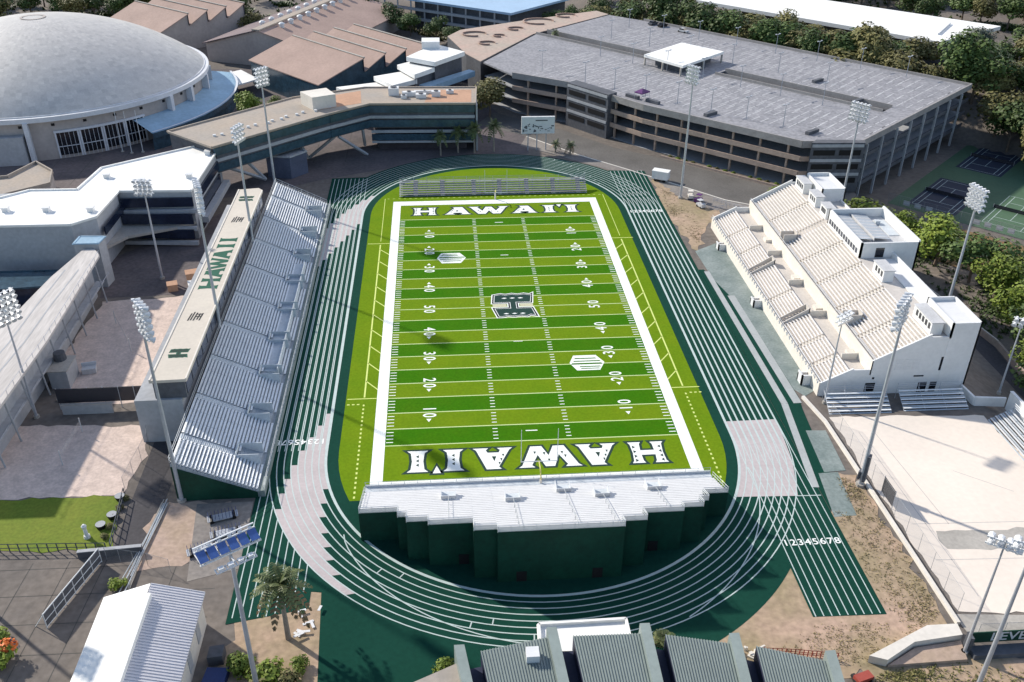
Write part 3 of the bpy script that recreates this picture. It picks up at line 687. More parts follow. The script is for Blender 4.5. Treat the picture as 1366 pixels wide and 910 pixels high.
# ------------------------------------------------------------------ buildings
def simple(name,label,cat,poly,z0,z1,wm,rm,parapet=.5,group=None,rt=None):
    cx=sum(p[0] for p in poly)/len(poly); cy=sum(p[1] for p in poly)/len(poly)
    t=thing(name,label,cat,(cx,cy,0),0,group)
    b=MB(); b.prism(poly,z0,z1-.02,0); part(b,'wall',MT[wm],t)
    b=MB(); b.prism(offset(poly,.25),z1-.02,z1+.12)
    if parapet:
        P=ccw(poly)
        for i in range(len(P)): b.wall(P[i-1],P[i],.35,z1+.12,z1+.12+parapet)
    r=part(b,'roof',MT[rm],t); return t,r
def band(t,name,m,p,q,z0,z1,th=.16,off=0):
    b=MB(); b.wall(p,q,th,z0,z1); return part(b,name,MT[m],t)
# arena with the shallow dome
DC=(-138.5,140.5)
ar=thing('domed_arena','huge round arena with a shallow grey shingled dome and tan wall','arena',(*DC,0))
b=MB(); Rd,H0,Hc=49.,12.4,17.2; RS=(Rd*Rd+Hc*Hc)/(2*Hc); nr,ns=46,170; rr=R(3)
def dp(i,j):
    r=Rd*i/nr; z=H0+math.sqrt(RS*RS-r*r)-(RS-Hc); a=2*pi*j/ns; return (DC[0]+r*cos(a),DC[1]+r*sin(a),z)
for i in range(nr):
    for j in range(ns):
        m=rr.choice((0,0,0,0,1,2)); P=[dp(i,j),dp(i+1,j),dp(i+1,j+1),dp(i,j+1)]
        b.face(P[:1]+P[1:3] if i==0 else P,m)
rf=part(b,'dome_roof',[MT['dome1'],MT['dome2'],MT['dome3']],ar)
b=MB(); b.ribbon([(DC[0]+3.4*cos(2*pi*i/24),DC[1]+3.4*sin(2*pi*i/24)) for i in range(24)],.7,H0+Hc+.1,closed=True); sub(b,'oculus_ring',MT['domewall'],rf,ar)
def ring(b,r0,r1,z0,z1,a0,a1,n,m=0):
    for k in range(n):
        t0,t1=a0+(a1-a0)*k/n,a0+(a1-a0)*(k+1)/n
        c=lambda r,t:(DC[0]+r*cos(t),DC[1]+r*sin(t))
        A,B_,C_,D=c(r0,t0),c(r1,t0),c(r1,t1),c(r0,t1)
        b.face([(*A,z1),(*B_,z1),(*C_,z1),(*D,z1)],m); b.face([(*B_,z0),(*C_,z0),(*C_,z1),(*B_,z1)],m); b.face([(*A,z0),(*A,z1),(*D,z1),(*D,z0)],m); b.face([(*A,z0),(*D,z0),(*C_,z0),(*B_,z0)],m)
b=MB(); ring(b,46.8,49.8,11.3,12.6,0,2*pi,120); ring(b,47.5,48.6,12.6,12.9,0,2*pi,120); part(b,'roof_rim',MT['domerim'],ar)
b=MB(); ring(b,44,48.2,0,11.3,0,2*pi,120); wl_=part(b,'wall',MT['domewall'],ar)
b=MB()
for k in range(36):
    a=2*pi*k/36; b.rbox(DC[0]+48.25*cos(a),DC[1]+48.25*sin(a),.25,.9,9.6,10.3,a)
sub(b,'vent_opening',MT['black'],wl_,ar)
for a0,a1 in ((-70,-63),(-62.3,-55.3),(-54.6,-47.6),(-46.9,-40)):
    b=MB(); ring(b,48.1,48.4,1.0,7.6,radians(a0),radians(a1),5); wn=part(b,'window',MT['dglass'],ar)
    b=MB(); ring(b,48.3,48.9,7.6,8.2,radians(a0-.4),radians(a1+.4),5)
    for k in range(6): a=radians(a0+(a1-a0)*k/5); b.rbox(DC[0]+48.45*cos(a),DC[1]+48.45*sin(a),.3,.08 if k not in(0,5) else .45,.2,7.6,a)
    ring(b,48.3,48.5,3.4,3.6,radians(a0),radians(a1),5); sub(b,'window_frame',MT['domerim'],wn,ar)
b=MB()
for a in (-78,-90,-28,-16,0,12): b.rbox(DC[0]+49.2*cos(radians(a)),DC[1]+49.2*sin(radians(a)),2,1.2,0,11.4,radians(a))
parts(b,'buttress',MT['domerim'],ar)
b=MB(); b.rbox(DC[0]+49.5*cos(radians(-84)),DC[1]+49.5*sin(radians(-84)),3,8,0,8,radians(-84)); part(b,'entrance_block',MT['grwall'],ar)
b=MB()
for k in range(14):
    t0,t1=radians(-44+5*k),radians(-39+5*k); c=lambda r,t:(DC[0]+r*cos(t),DC[1]+r*sin(t))
    b.face([(*c(48.3,t0),7.2),(*c(58,t0),5.2),(*c(58,t1),5.2),(*c(48.3,t1),7.2)]); b.face([(*c(58,t0),3.6),(*c(58,t1),3.6),(*c(58,t1),5.2),(*c(58,t0),5.2)],1)
    b.face([(*c(57.6,t0),5.7),(*c(58.3,t0),5.7),(*c(58.3,t1),5.7),(*c(57.6,t1),5.7)],2)
    b.face([(*c(57.4,t0),0),(*c(57.4,t1),0),(*c(57.4,t1),3.6),(*c(57.4,t0),3.6)],1)
part(b,'curved_canopy',[MT['ringblue'],MT['teal'],MT['domerim']],ar)
b=MB(); b.prism([(-96,160),(-84,172),(-76,160),(-84,150)],4.0,4.4); part(b,'link_roof',MT['wroof'],ar)
# flag poles on the plaza
for p,l in (((-106.2,100.0),'nearest the arena windows'),((-103.2,98.6),'middle'),((-100.2,99.2),'farthest right')):
    t=thing('flag_pole',l+' of the three bare white flag poles before the arena','flag pole',(*p,0),group='flag poles on the arena plaza')
    b=MB(); b.tube((0,0,0),(0,0,12.4),.14,.07,6); b.build('pole',MT['rail'],t); b=MB(); b.tube((0,0,0),(0,0,.3),.5,.5,8); b.build('base',MT['concrete'],t)
# white-roofed athletics offices
PA=[(-150,20.4),(-92.6,20),(-88.5,23.9),(-87.7,38.5),(-71.4,37.9),(-70.6,66),(-71.5,69.6),(-75.2,69.8),(-96.2,53.9),(-97.6,40),(-108.2,40.2),(-113.2,36),(-150,35)]
oa=thing('athletics_office','white flat roofed office building left of the tan roofed press box','building',(-90,35,0))
b=MB(); b.prism(PA,0,9.0); b.prism([(-150,20.4),(-92.6,20),(-88.5,23.9),(-87.8,37),(-97,39.8),(-108.2,40.2),(-150,35)],9.0,11.7,1); b.prism([(-97.4,40),(-87.7,38.5),(-71.4,37.9),(-70.6,66),(-75.2,69.8),(-96.2,53.9)],9.0,11.7,1); part(b,'wall',[MT['grwall'],MT['grwall']],oa)
b=MB(); b.prism(PA,11.72,12.0); 
P=ccw(PA)
for i in range(len(P)): b.wall(P[i-1],P[i],.4,12.0,12.35)
r=part(b,'roof',MT['wroof'],oa)
for p in ((-93,47.6),(-73.6,46.5),(-100.2,27.9),(-90.6,27.3),(-109,28.3),(-72.5,62.5),(-84,44)):
    k=MB(); k.rbox(p[0],p[1],1.3,1.3,12.0,12.9); k.rbox(p[0],p[1],1.6,1.6,12.9,13.05); sub(k,'roof_vent',MT['stseat'],r,oa)
band(oa,'window_band','navy',(-87.5,24.4),(-87.2,38.2),7.6,9.6,.3); 
for z0,z1,d in ((8.4,10.6,0),(5.0,7.4,2.4),(1.8,4.0,3.4)):
    b=MB(); b.wall((-87.6,37.6-d*.6),(-71.3,37.5-d),.5,z0,z1); part(b,'window_band',MT['navy'],oa)
    b=MB(); b.wall((-87.6,37.2-d*.6),(-70.6,37.1-d),.9,z0-1.4,z0-.5); part(b,'balcony',MT['grwall'],oa)
b=MB(); b.prism([(-88.5,24),(-87.7,38),(-71.4,37.6),(-74,35),(-85,30)],4.0,4.6); part(b,'terrace',MT['concrete'],oa)
for z0,z1 in ((8.2,10.4),(4.6,7.0),(1.2,3.4)): band(oa,'window_band','navy',(-71.1,41),(-70.4,62),z0,z1,.5)
band(oa,'balcony','grwall',(-69.9,40),(-69.2,64),3.2,4.6,1.6)
t,r=simple('low_annex','low tan roofed annex with white parapet at the left edge, before the arena','building',[(-150,62),(-125,67),(-121.5,77.5),(-115,70.5),(-112.6,61.5),(-122,54),(-150,47)],0,5.0,'domewall','tanroof',.7)
# raised building on slanted legs
PBd=[(-71,61.5),(-44.2,87.6),(-33.7,96.2),(-3.4,95.2),(-2.5,111.5),(-36,113),(-56,103.5),(-85,74.5)]
ob=thing('bridge_building','long bent gravel roofed building raised on slanted legs behind the track','building',(-40,95,0))
b=MB(); b.prism([(-70.4,62.6),(-44.4,88),(-33.9,96.7),(-3.8,95.7),(-2.9,111),(-36,112.5),(-56,103),(-84.5,74.5)],7.0,13.7); part(b,'wall',MT['dkwall'],ob)
b=MB(); b.prism([(-32,98.5),(-6,97.6),(-5,110),(-34,111)],0,7.0); part(b,'lower_wall',MT['shadeint'],ob)  # dark colour paints the shade beneath the raised storeys
b=MB(); b.prism(PBd,13.72,14.0); P=ccw(PBd)
for i in range(len(P)): b.wall(P[i-1],P[i],.4,14.0,14.4)
r=part(b,'roof',MT['tanroof'],ob)
b=MB(); b.flat([(-18,97.5),(-4.5,97),(-4,109.5),(-16,110)],14.03); sub(b,'roof_patch',MT['red'],r,ob); b=MB(); b.flat([(-47,92),(-36,97.5),(-37,110),(-50,103)],14.03); sub(b,'roof_patch',MT['red'],r,ob)
for (z0,z1,m) in ((11.6,13.6,'teal'),(9.9,10.7,'grwall'),(7.4,9.4,'teal'),(5.6,6.4,'grwall'),(3.4,5.2,'teal'),(2.6,3.2,'grwall')):
    b=MB(); b.wall((-33.6,96.4),(-3.6,95.4),.5,z0,z1)
    if z0>7: b.wall((-70.8,62.2),(-44.3,87.8),.5,z0,z1); b.wall((-44.2,87.7),(-33.7,96.4),.5,z0,z1)
    part(b,'facade_band',MT[m],ob)
b=MB(); b.bx(-3.3,-2.8,95.4,111.2,0,13.6); part(b,'end_fin',MT['grwall'],ob)
for p,q in (((-51.8,91.6,0),(-43.5,89.5,7)),((-35,93.5,0),(-42.5,89.5,7)),((-51.8,91.6,0),(-52,82.5,7)),((-36.0,99,1),(-36.0,95.0,7)),((-64.5,70,7),(-61,73,1)),((-68.5,66,7),(-61,73,1))):
    b=MB(); b.tube(p,q,.45,.45,4); part(b,'slanted_leg',MT['grwall'],ob)
b=MB(); b.prism([(-53,97.5),(-49,91.5),(-42.8,94.5),(-46,101)],14.0,17.6,0); h=part(b,'roof_hut',MT['cream'],ob)
for i in range(16):
    a=R(40+i); p=(-72+1.9*i+a.uniform(-1,1),70+1.75*i+a.uniform(-.6,.6)); k=MB(); k.tube((p[0],p[1],14),(p[0],p[1],14.5),.45,.45,8); sub(k,'roof_vent',MT['stseat'],r,ob)
for (x,y,sx,sy,h) in ((-27,105.5,3,2.6,2.2),(-22.5,104,4,1.6,1.3),(-19,102,3,1.8,1.2),(-14.6,103.5,2.6,1.8,1.5),(-24,101.6,1.6,1.4,1.),(-10.5,106,2.2,1.2,1),(-18,106.4,6,.8,.9)):
    k=MB(); k.rbox(x,y,sx,sy,14.05,14+h); k.tube((x,y,14+h),(x,y,14.25+h),min(sx,sy)*.35,min(sx,sy)*.35,8,1); sub(k,'roof_unit',[MT['stseat'],MT['dkwall']],r,ob)
t,r=simple('loading_dock','slate blue box building under the left end of the raised building','building',[(-61,77),(-54.5,75.5),(-50.5,80),(-57,88)],0,6.0,'dock','grwall',.3)
# sawtooth halls
def sawtooth(name,label,o,ang,L,teeth,zl,zh,zw,wm='teal'):
    """teeth: depths along the local y axis; ridge runs along local x"""
    t=thing(name,label,'hall',(*o,0),ang)
    y=0
    for i,dp_ in enumerate(teeth):
        b=MB(); za=zl if i==0 else zl+1.2
        b.extr([(y,za),(y+dp_,zh),(y+dp_,zh-.3),(y,za-.3)],'x',-.5,L+.5,0); b.build('roof_bay',MT['brown'],t)
        b=MB(); b.bx(0,L,y+dp_-.3,y+dp_-.05,zl+.9,zh-.3,0); b.build('clerestory',MT['navy'],t)
        b=MB(); b.bx(-.5,L+.5,y+dp_-.45,y+dp_+.2,zh-.02,zh+.25); b.build('ridge_cap',MT['concrete'],t)
        y+=dp_
    P=[(0.2,0),(0.2,zl-.3)]; yy=0
    for i,dp_ in enumerate(teeth): za=(zl if i==0 else zl+1.2)-.3; P+=[(yy+.2,za),(yy+dp_-.05,zh-.35)]; yy+=dp_
    P=P[:]+[(yy-.05,0)]
    b=MB(); b.extr(P,'x',.3,L-.3,0); b.build('wall',MT[wm],t); return t
sawtooth('sawtooth_hall','brown sawtooth roofed hall behind the tan hut of the raised building',(-80,169),radians(-50),42,[19,9,9,9],8.5,14,0)
sawtooth('sawtooth_hall','brown sawtooth roofed hall partly hidden behind the dome',(-148,234),radians(-43),36,[15,9,9,9],8.5,14,0,'domewall')
gh=thing('gabled_hall','large brown gabled hall with a row of white roof vents at the top edge','hall',(-78,200,0),radians(68))
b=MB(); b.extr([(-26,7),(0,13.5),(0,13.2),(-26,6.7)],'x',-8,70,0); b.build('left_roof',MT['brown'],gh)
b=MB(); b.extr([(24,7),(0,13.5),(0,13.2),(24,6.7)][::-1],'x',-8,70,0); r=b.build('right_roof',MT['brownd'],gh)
b=MB(); b.extr([(-25,0),(-25,6.7),(0,13),(23,6.7),(23,0)],'x',-7,69,0); b.build('wall',MT['domewall'],gh)
b=MB(); b.bx(-8,70,-1.6,1.6,13.2,13.75); b.build('ridge_walk',MT['tanroof'],gh)
for i in range(9):
    for s in (-4.2,4.2): k=MB(); k.tube((4+7*i,s,12),(4+7*i,s,13.7),1.0,1.0,8); k.tube((4+7*i,s,13.7),(4+7*i,s,14.2),1.3,.6,8); k.build('roof_vent',MT['stseat'],gh)
# terraced white-roofed building stepping up to the garage terrace
sb_=thing('terraced_building','stack of white flat roofs stepping up behind the raised building','building',(-22,132,0))
for i,(P,z) in enumerate([([(-46,127),(-32,132.5),(-27,125),(-39,117.5)],10.4),([(-34.4,132),(-24.5,138),(-20.5,128),(-28,121.5)],12.3),([(-27,138),(-19.6,145),(-14.2,135),(-21.2,126)],14.3),([(-24,140),(-14.6,157),(-4.8,146),(-14.7,133)],16.3)]):
    b=MB(); b.prism(offset(P,-.8),0,z-1.4,0); part(b,'storey_wall',MT['dkwall'],sb_)
    b=MB(); b.prism(P,z-1.4,z); part(b,'roof_slab',MT['wroof'],sb_)
b=MB(); b.bx(-19,-13,150,156,16.3,18.6); part(b,'roof_hut',MT['white'],sb_)
b=MB(); b.prism([(-20,128.5),(-3.5,146),(-1.5,144),(-17,125.5)],8.6,10.4); part(b,'blue_parapet',MT['ringblue'],sb_)
b=MB(); b.prism([(-19.4,128),(-4,144.8),(-4,142),(-17.6,127)],0,8.6); part(b,'glass_wall',MT['navy'],sb_)
b=MB(); b.prism([(-18,126.6),(-2,144),(-.8,143),(-16.4,125)],4.2,5.4); part(b,'balcony',MT['grwall'],sb_)
# pale blue roofed hall in the distance
bl=thing('blue_roof_hall','pale blue roofed hall with open columned front at the top edge','hall',(10,255,0))
PQ=[(-44,290),(-21,253),(16.5,224.5),(46,256),(20,330)]
b=MB(); b.prism([(-23,256),(16,227.5),(43,257),(18,325)],0,11.5); part(b,'wall',MT['dkwall'],bl)
b=MB(); b.prism([(-60,282),(-21,251.5),(16.5,223.5),(47,256),(20,335)],11.5,12.4); part(b,'roof',MT['blueroof'],bl)
for i in range(12):
    t_=i/11; x,y=-48+64*t_,272-46.5*t_; b=MB(); b.tube((x,y,0),(x,y,11.5),.4,.4,6); part(b,'column',MT['grwall'],bl)
for z in (3.6,7.6):
    b=MB(); b.wall((-50,273.5),(16.5,225.3),1.4,z,z+1.0); part(b,'balcony',MT['grwall'],bl)
# garage
GA,GB,GC,GD=(10,131),(96.5,60),(153,111),(68,207)
lerp=lambda p,q,t:(p[0]+(q[0]-p[0])*t,p[1]+(q[1]-p[1])*t)
pg=thing('parking_garage','wide multi storey parking garage with a worn grey roof deck','parking garage',(80,125,0))
G0,G1=(25.5,188.5),(116,88.5)
fa=[GA,(26.8,119.2),(45.6,94.6),(81,60.8),GB]
# roof deck in pieces so that the long light slot is a real gap
S=lambda t,w:(lerp(G0,G1,t)[0]+w*.74,lerp(G0,G1,t)[1]+w*.67)
pieces=[fa+[lerp(GB,GC,.34),S(1,-3.0),S(0,-3.0),(1.5,147)],[S(0,3.0),S(1,3.0),lerp(GB,GC,.42),GC,GD,(56,218)],[S(1,-3.0),lerp(GB,GC,.34),lerp(GB,GC,.42),S(1,3.0)],[S(.40,-3.0),S(.58,-3.0),S(.58,3.0),S(.40,3.0)]]
b=MB()
for P in pieces: b.prism(P,12.0,12.5)
rd=part(b,'roof_deck',MT['garoof'],pg)
b=MB(); PL=mat('stall_paint',(.60,.60,.61),.8,.15)
ux,uy=(GB[0]-26.8)/hypot(GB[0]-26.8,GB[1]-119.2),(GB[1]-119.2)/hypot(GB[0]-26.8,GB[1]-119.2)
rg=R(5)
for row in range(9):
    b=MB()
    for k in range(40):
        for s in (-1,1):
            if rg.random()<.12: continue
            base=lerp(lerp((16,128),(96,62),k/39),lerp((66,200),(150,111),k/39),.07+row*.105)
            p=(base[0]+.74*s*.4,base[1]+.67*s*.4); q=(base[0]+.74*s*5,base[1]+.67*s*5)
            t_=((base[0]-G0[0])*.67*-1+(base[1]-G0[1])*.74)
            d_=(base[0]-G0[0])*.74+(base[1]-G0[1])*.67
            if abs(d_)<8: continue
            b.line(p,q,.2,12.512)
    if b.f: sub(b,'stall_line',PL,rd,pg)
b=MB()
for i in range(len(fa)-1): b.wall(fa[i],fa[i+1],.4,11.4,13.3)
for p,q in ((GB,GC),(GC,GD)): b.wall(p,q,.4,11.6,13.3)
for w_ in (-3.1,3.1):
    b.wall(S(.0,w_),S(.40,w_),.3,11.4,13.3); b.wall(S(.58,w_),S(1,w_),.3,11.4,13.3)
part(b,'roof_parapet',MT['tanconc'] if 0 else mat('parapet_concrete',(.33,.31,.30),.85,.14,.2,1.5),pg)
core=[(15,133),(28,123),(48,98),(83,65),(95,65),(149,111.5),(69,201),(5,150)]
b=MB(); b.prism([(21,134),(30,127.5),(50,103),(84,70.5),(95.5,70),(145,112),(69,196),(8,150)],-5,7.0); part(b,'inner_wall',MT['shadeint'],pg)  # dark core, its colour standing in for shade inside the garage
for z in (0.05,4.0,8.0):
    b=MB(); b.prism([(11,131.4),(27,119.8),(45.9,95.2),(81.3,61.4),(96,61.5),(152,111),(68,205),(1.8,147)],z-.35,z); part(b,'floor_slab',MT['shadeint'] if 0 else MT['grwall'],pg)
for z in (3.6,7.7):
    b=MB()
    for i in range(len(fa)-1): b.wall(fa[i],fa[i+1],.35,z,z+1.35)
    part(b,'front_spandrel',MT['tanconc'],pg)
for z in (-.4,3.6,7.7):
    b=MB(); b.wall(GB,GC,.35,z,z+1.1); part(b,'side_spandrel',MT['dkwall'],pg)  # darker than the front spandrels, painting in this face's shade
n=0
for i in range(len(fa)-1):
    L=hypot(fa[i+1][0]-fa[i][0],fa[i+1][1]-fa[i][1]); m=max(1,int(L/7.6))
    for k in range(m):
        p=lerp(fa[i],fa[i+1],(k+.5)/m); b=MB(); a=atan2(fa[i+1][1]-fa[i][1],fa[i+1][0]-fa[i][0]); b.rbox(p[0]+.8,p[1]+.7,.5,.6,0,11.6,a); part(b,'column',MT['tanconc'],pg)
for k in range(8):
    p=lerp(GB,GC,(k+.4)/8.2); b=MB(); b.tube((p[0]+.2,p[1]-.2,11.6),(p[0]+.2,p[1]-.2,-5),.4,.4,4); part(b,'side_column',MT['grwall'],pg)
for P,l in (([(26.0,117.6),(29.2,120.0),(39.6,106.2),(36.6,103.6)],0),([(82.4,58.2),(84.6,60.8),(97.2,59.6),(96.6,57.6)],1)):
    b=MB(); b.prism(P,0,13.6); s_=part(b,'stair_tower',MT['dkwall'],pg)
    k=MB(); p,q=(P[0],P[3]); 
    for z in (2.6,6.4,10.2):
        for (t0,t1) in ((.06,.46),(.54,.94)): k.wall(lerp(p,q,t0),lerp(p,q,t1),.2,z,z+1.4)
    sub(k,'window_slot',MT['black'],s_,pg)
    k=MB()
    for z in (4.6,8.4,12.4): k.wall(lerp(p,q,.02),lerp(p,q,.98),.26,z,z+.8)
    sub(k,'spandrel',MT['grwall'],s_,pg)
for p,a in (((44,104),-.87),((49,98.5),-.87),((63,86),.6),((106,118),.6),((86.5,69),.6),((110,96),.6)):
    b=MB(); b.rbox(p[0],p[1],4.6,1.2,12.5,13.4,a); part(b,'stair_opening',MT['dkwall'],pg)
# canopy shed on the garage roof
sh=thing('rooftop_canopy','white flat canopy shed standing on the garage roof deck','canopy',(68,141,12.5))
SP_=[(54.5,140.5),(71,156.5),(82.3,143.4),(64.2,126.0)]
b=MB(); b.prism(SP_,15.2,16.0); part(b,'roof',MT['wroof'],sh)
b=MB()
for p in [lerp(SP_[i],SP_[(i+1)%4],t_) for i in range(4) for t_ in (.04,.5)]: b.rbox(p[0],p[1],.5,.5,12.5,15.2)
part(b,'post',MT['concrete'],sh)
b=MB(); b.prism(offset(SP_,-3),12.5,15.2); part(b,'inner_wall',MT['dkwall'],sh)
# deck lamps
base=thing('deck_lamp','thin grey double lamp post on the garage roof deck','lamp post',(20,135,12.5),group='lamp posts on the garage roof')
b=MB(); b.tube((0,0,0),(0,0,6.5),.12,.08,5); b.build('post',MT['steel'],base); b=MB(); b.bx(-1.1,1.1,-.12,.12,6.4,6.55); b.bx(-1.3,-.7,-.2,.2,6.5,6.7); b.bx(.7,1.3,-.2,.2,6.5,6.7); b.build('lamp_head',MT['steel'],base)
for k in range(1,8): dup(base,(*lerp((24,128),(88,66),k/8),12.5),.6)
for k in range(7): dup(base,(*lerp((42,153),(108,84),k/7),12.5),.6)
for k in range(8): dup(base,(*lerp((60,196),(148,112),k/8),12.5),.6)
for k in range(6): dup(base,(*lerp((50,178),(120,104),k/6),12.5),.6)
# garage terrace garden
tg=thing('roof_terrace','reddish paved roof terrace with curved planters at the garage far left end','terrace',(25,190,0))
TP=[(.5,147.5),(22,186),(26,190),(56,219),(52,226),(20,209),(-5,194),(-10,184),(-4,158)]
b=MB(); b.prism(TP,0,12.45,0); part(b,'wall',MT['dkwall'],tg); b=MB(); b.prism(offset(TP,-.1),12.45,12.6); part(b,'paving',MT['teroof'],tg)
for (x,y,r) in ((0,186,4.5),(4,172,3),(26,206,6),(38,216,4),(9,183,2.2),(16,194,3)):
    b=MB(); b.ribbon([(x+r*cos(2*pi*i/20),y+.8*r*sin(2*pi*i/20)) for i in range(17)],.5,13.2); 
    for i in range(16):
        a0,a1=2*pi*i/20,2*pi*(i+1)/20; b.face([(x+r*cos(a0),y+.8*r*sin(a0),12.6),(x+r*cos(a1),y+.8*r*sin(a1),12.6),(x+r*cos(a1),y+.8*r*sin(a1),13.2),(x+r*cos(a0),y+.8*r*sin(a0),13.2)])
    part(b,'planter_wall',MT['brown'],tg)
# long white hall beyond the trees
lw=thing('long_white_hall','long low white roofed hall beyond the trees at the upper right','hall',(150,220,6))
P=[(101,236),(141,233),(198.5,178.5),(164,157)]
b=MB(); b.prism(offset([(112,222),(150,226),(192,177),(166,160)],0),3,14.0); part(b,'wall',MT['dkwall'],lw)
b=MB(); b.prism([(95,232),(140,240),(199,179),(164,156)],14.0,15.4); r=part(b,'roof',MT['wroof'],lw)
b=MB(); b.wall((168,166),(181,183),.4,15.4,16.1); sub(b,'roof_seam',MT['stseat'],r,lw)
# barn at the lower left
bn_=thing('metal_shed','gabled white and pale ribbed metal shed at the lower left','shed',(-51.5,-92,0))
Y0,Y1=-81.4,-104
b=MB(); b.extr([(-57.7,5.4),(-51.6,7.4),(-51.6,7.2),(-57.7,5.2)],'y',Y1,Y0); part(b,'left_roof',MT['wroof'],bn_)
b=MB()
b.extr([(-45.2,5.4),(-51.5,7.4),(-51.5,7.2),(-45.2,5.2)][::-1],'y',Y1,Y0)
y=Y0
while y>Y1: b.extr([(-45.2,5.4),(-51.5,7.4),(-51.5,7.48),(-45.2,5.48)][::-1],'y',y-.13,y); y-=.42
part(b,'right_roof',MT['barnr'],bn_)
b=MB(); b.extr([(-57,0),(-57,5.3),(-51.5,7.2),(-45.8,5.3),(-45.8,0)],'y',Y1+.3,Y0-.3); w=part(b,'wall',MT['cream'],bn_)
b=MB(); b.bx(-51.9,-50.9,Y1,Y0-2.2,7.2,8.0); part(b,'ridge_monitor',MT['wroof'],bn_)
b=MB()
for y in (-84.5,-89,-94,-98.5): b.bx(-45.82,-45.72,y-1.4,y,1.0,3.6)
subs(b,'window',MT['grwall'],w,bn_)
# folded-plate gym roof at the bottom edge
gy=thing('gym_building','grey green ribbed roof with raised fins at the bottom edge','building',(8,-108,0))
fin=[(-13.4,-94.7,-11.0),(-2.4,-92.8,-1.4),(8.75,-93.0,8.4),(19.0,-95.2,17.6),(29.4,-98.5,27.2)]
for i,(x,y,x2) in enumerate(fin):
    b=MB(); dx=(x2-x)/8.
    L=26; P=[(x-.6,y+.7),(x+.6,y+.7),(x+.6+dx*L/2,y-L),(x-.6+dx*L/2,y-L)]
    b.prism(P,3,7.75); part(b,'roof_fin',MT['gymfin'],gy)
    if i<len(fin)-1:
        X,Yn,X2=fin[i+1]; D=(X2-X)/8.
        A=(x+.6,y-.1); A2=(x+.6+dx*L/2,y-L); g=3.0
        B0=(X-.6,Yn-.1); B2=(X-.6+D*L/2,Yn-L)
        def at(t,s): p=lerp(A,B0,t); q_=lerp(A2,B2,t); return lerp(p,q_,s)
        b=MB()
        w_=hypot(B0[0]-A[0],B0[1]-A[1]); n=int(w_/.42)
        b.face([(*at(.19,0),6.9),(*at(.19,1),6.9),(*at(1,1),6.9),(*at(1,0),6.9)]); b.face([(*at(.19,0),6.9),(*at(1,0),6.9),(*at(1,0),5.6),(*at(.2,0),5.6)],1)
        for k in range(n):
            t0=.19+.81*k/n; t1=t0+.81/n*.35
            q0,q1,q2,q3=at(t0,0),at(t1,0),at(t1,1),at(t0,1)
            b.face([(*q0,7.02),(*q3,7.02),(*q2,7.02),(*q1,7.02)]); b.face([(*q1,7.02),(*q2,7.02),(*q2,6.9),(*q1,6.9)]); b.face([(*q3,7.02),(*q0,7.02),(*q0,6.9),(*q3,6.9)])
        part(b,'roof_panel',[MT['gymrib'],MT['gymfin']],gy)
        b=MB(); b.face([(*at(0,.01),4.6),(*at(0,1),4.6),(*at(.19,1),4.6),(*at(.19,.01),4.6)]); b.face([(*at(.19,0),4.6),(*at(.19,1),4.6),(*at(.19,1),6.9),(*at(.19,0),6.9)],0); part(b,'roof_gutter',MT['gymshade'],gy)  # navy colour paints the shadow in the gap beside each fin
b=MB(); P=[(-12.5,-96),(-2.4,-94),(8.7,-94.2),(19,-96.4),(28.6,-99.4),(27,-120),(-9,-120)]; b.prism(P,0,4.5); part(b,'wall',MT['gymfin'],gy)
b=MB(); b.rbox(-5.0,-95.8,1.5,1.5,6.9,8.0); part(b,'roof_vent',MT['stseat'],gy)
b=MB(); b.prism([(-24,-100),(-13.6,-95.2),(-11.5,-120),(-22,-120)],5.6,6.1); b.prism([(-23,-101),(-13.6,-97),(-11.6,-119.5),(-21,-119.5)],0,5.6); part(b,'side_roof',MT['tanroof'],gy)
# white flat-roofed block between the gym and the track
t,r=simple('white_block','plain white flat roofed block between the track and the ribbed gym roof','building',[(-3.4,-87.9),(7.6,-87.8),(7.6,-92.4),(-3.6,-92.2)],0,3.2,'white','wroof',.45)
# left side: long concrete canopy over a tennis stand
ld=thing('concrete_canopy','long pale concrete stand roof at the left edge, with pipe railing','grandstand',(-92,-12,0))
b=MB(); b.prism([(-83.8,-50),(-83.3,-24),(-83.7,-10),(-84.5,10.6),(-86.4,13.6),(-88.6,13.6),(-91,1),(-93,-19),(-103,-38),(-105,-50)],8.8,9.3); r=part(b,'roof',mat('streaked_concrete',(.50,.465,.44),.85,.14,.25,2,col2=(.62,.58,.55),stretch=(1.6,.15,1)),ld)
b=MB(); b.prism([(-85.9,-49.5),(-85.6,-24),(-86,-10),(-86.6,10),(-88.4,13),(-90.6,1),(-92.6,-19),(-102,-38),(-104,-49.5)],0,8.8); part(b,'wall',MT['grwall'],ld)
b=MB()
for i in range(22): y=-49+2.8*i; x=-83.6-(.3 if y>-8 else 0)-(.4 if y>4 else 0); b.tube((x,y,9.3),(x,y,10.3),.05,n=4); 
b.tube((-83.9,-50,10.3),(-83.4,-24,10.3),.05,n=4); b.tube((-83.4,-24,10.3),(-84.5,10.6,10.3),.05,n=4)
part(b,'railing',MT['steel'],ld)
b=MB()
for i in range(9): y=-48+6.8*i; b.tube((-84.2,y,8.8),(-83.9,y+.8,0),.16,n=5); b.tube((-84.2,y,4.2),(-84.4,y+6.5,4.2),.08,n=4)
b.bx(-85.8,-84.2,-49,9,3.9,4.1); part(b,'lower_walkway',MT['grwall'],ld)
for x,l in ((-87.0,0),(-89.6,1)):
    b=MB(); b.ribbon([(x-1.6,-49),(x,-24),(x,-10),(x+.4,4)],.25,9.33); sub(b,'roof_joint',MT['grwall'],r,ld)
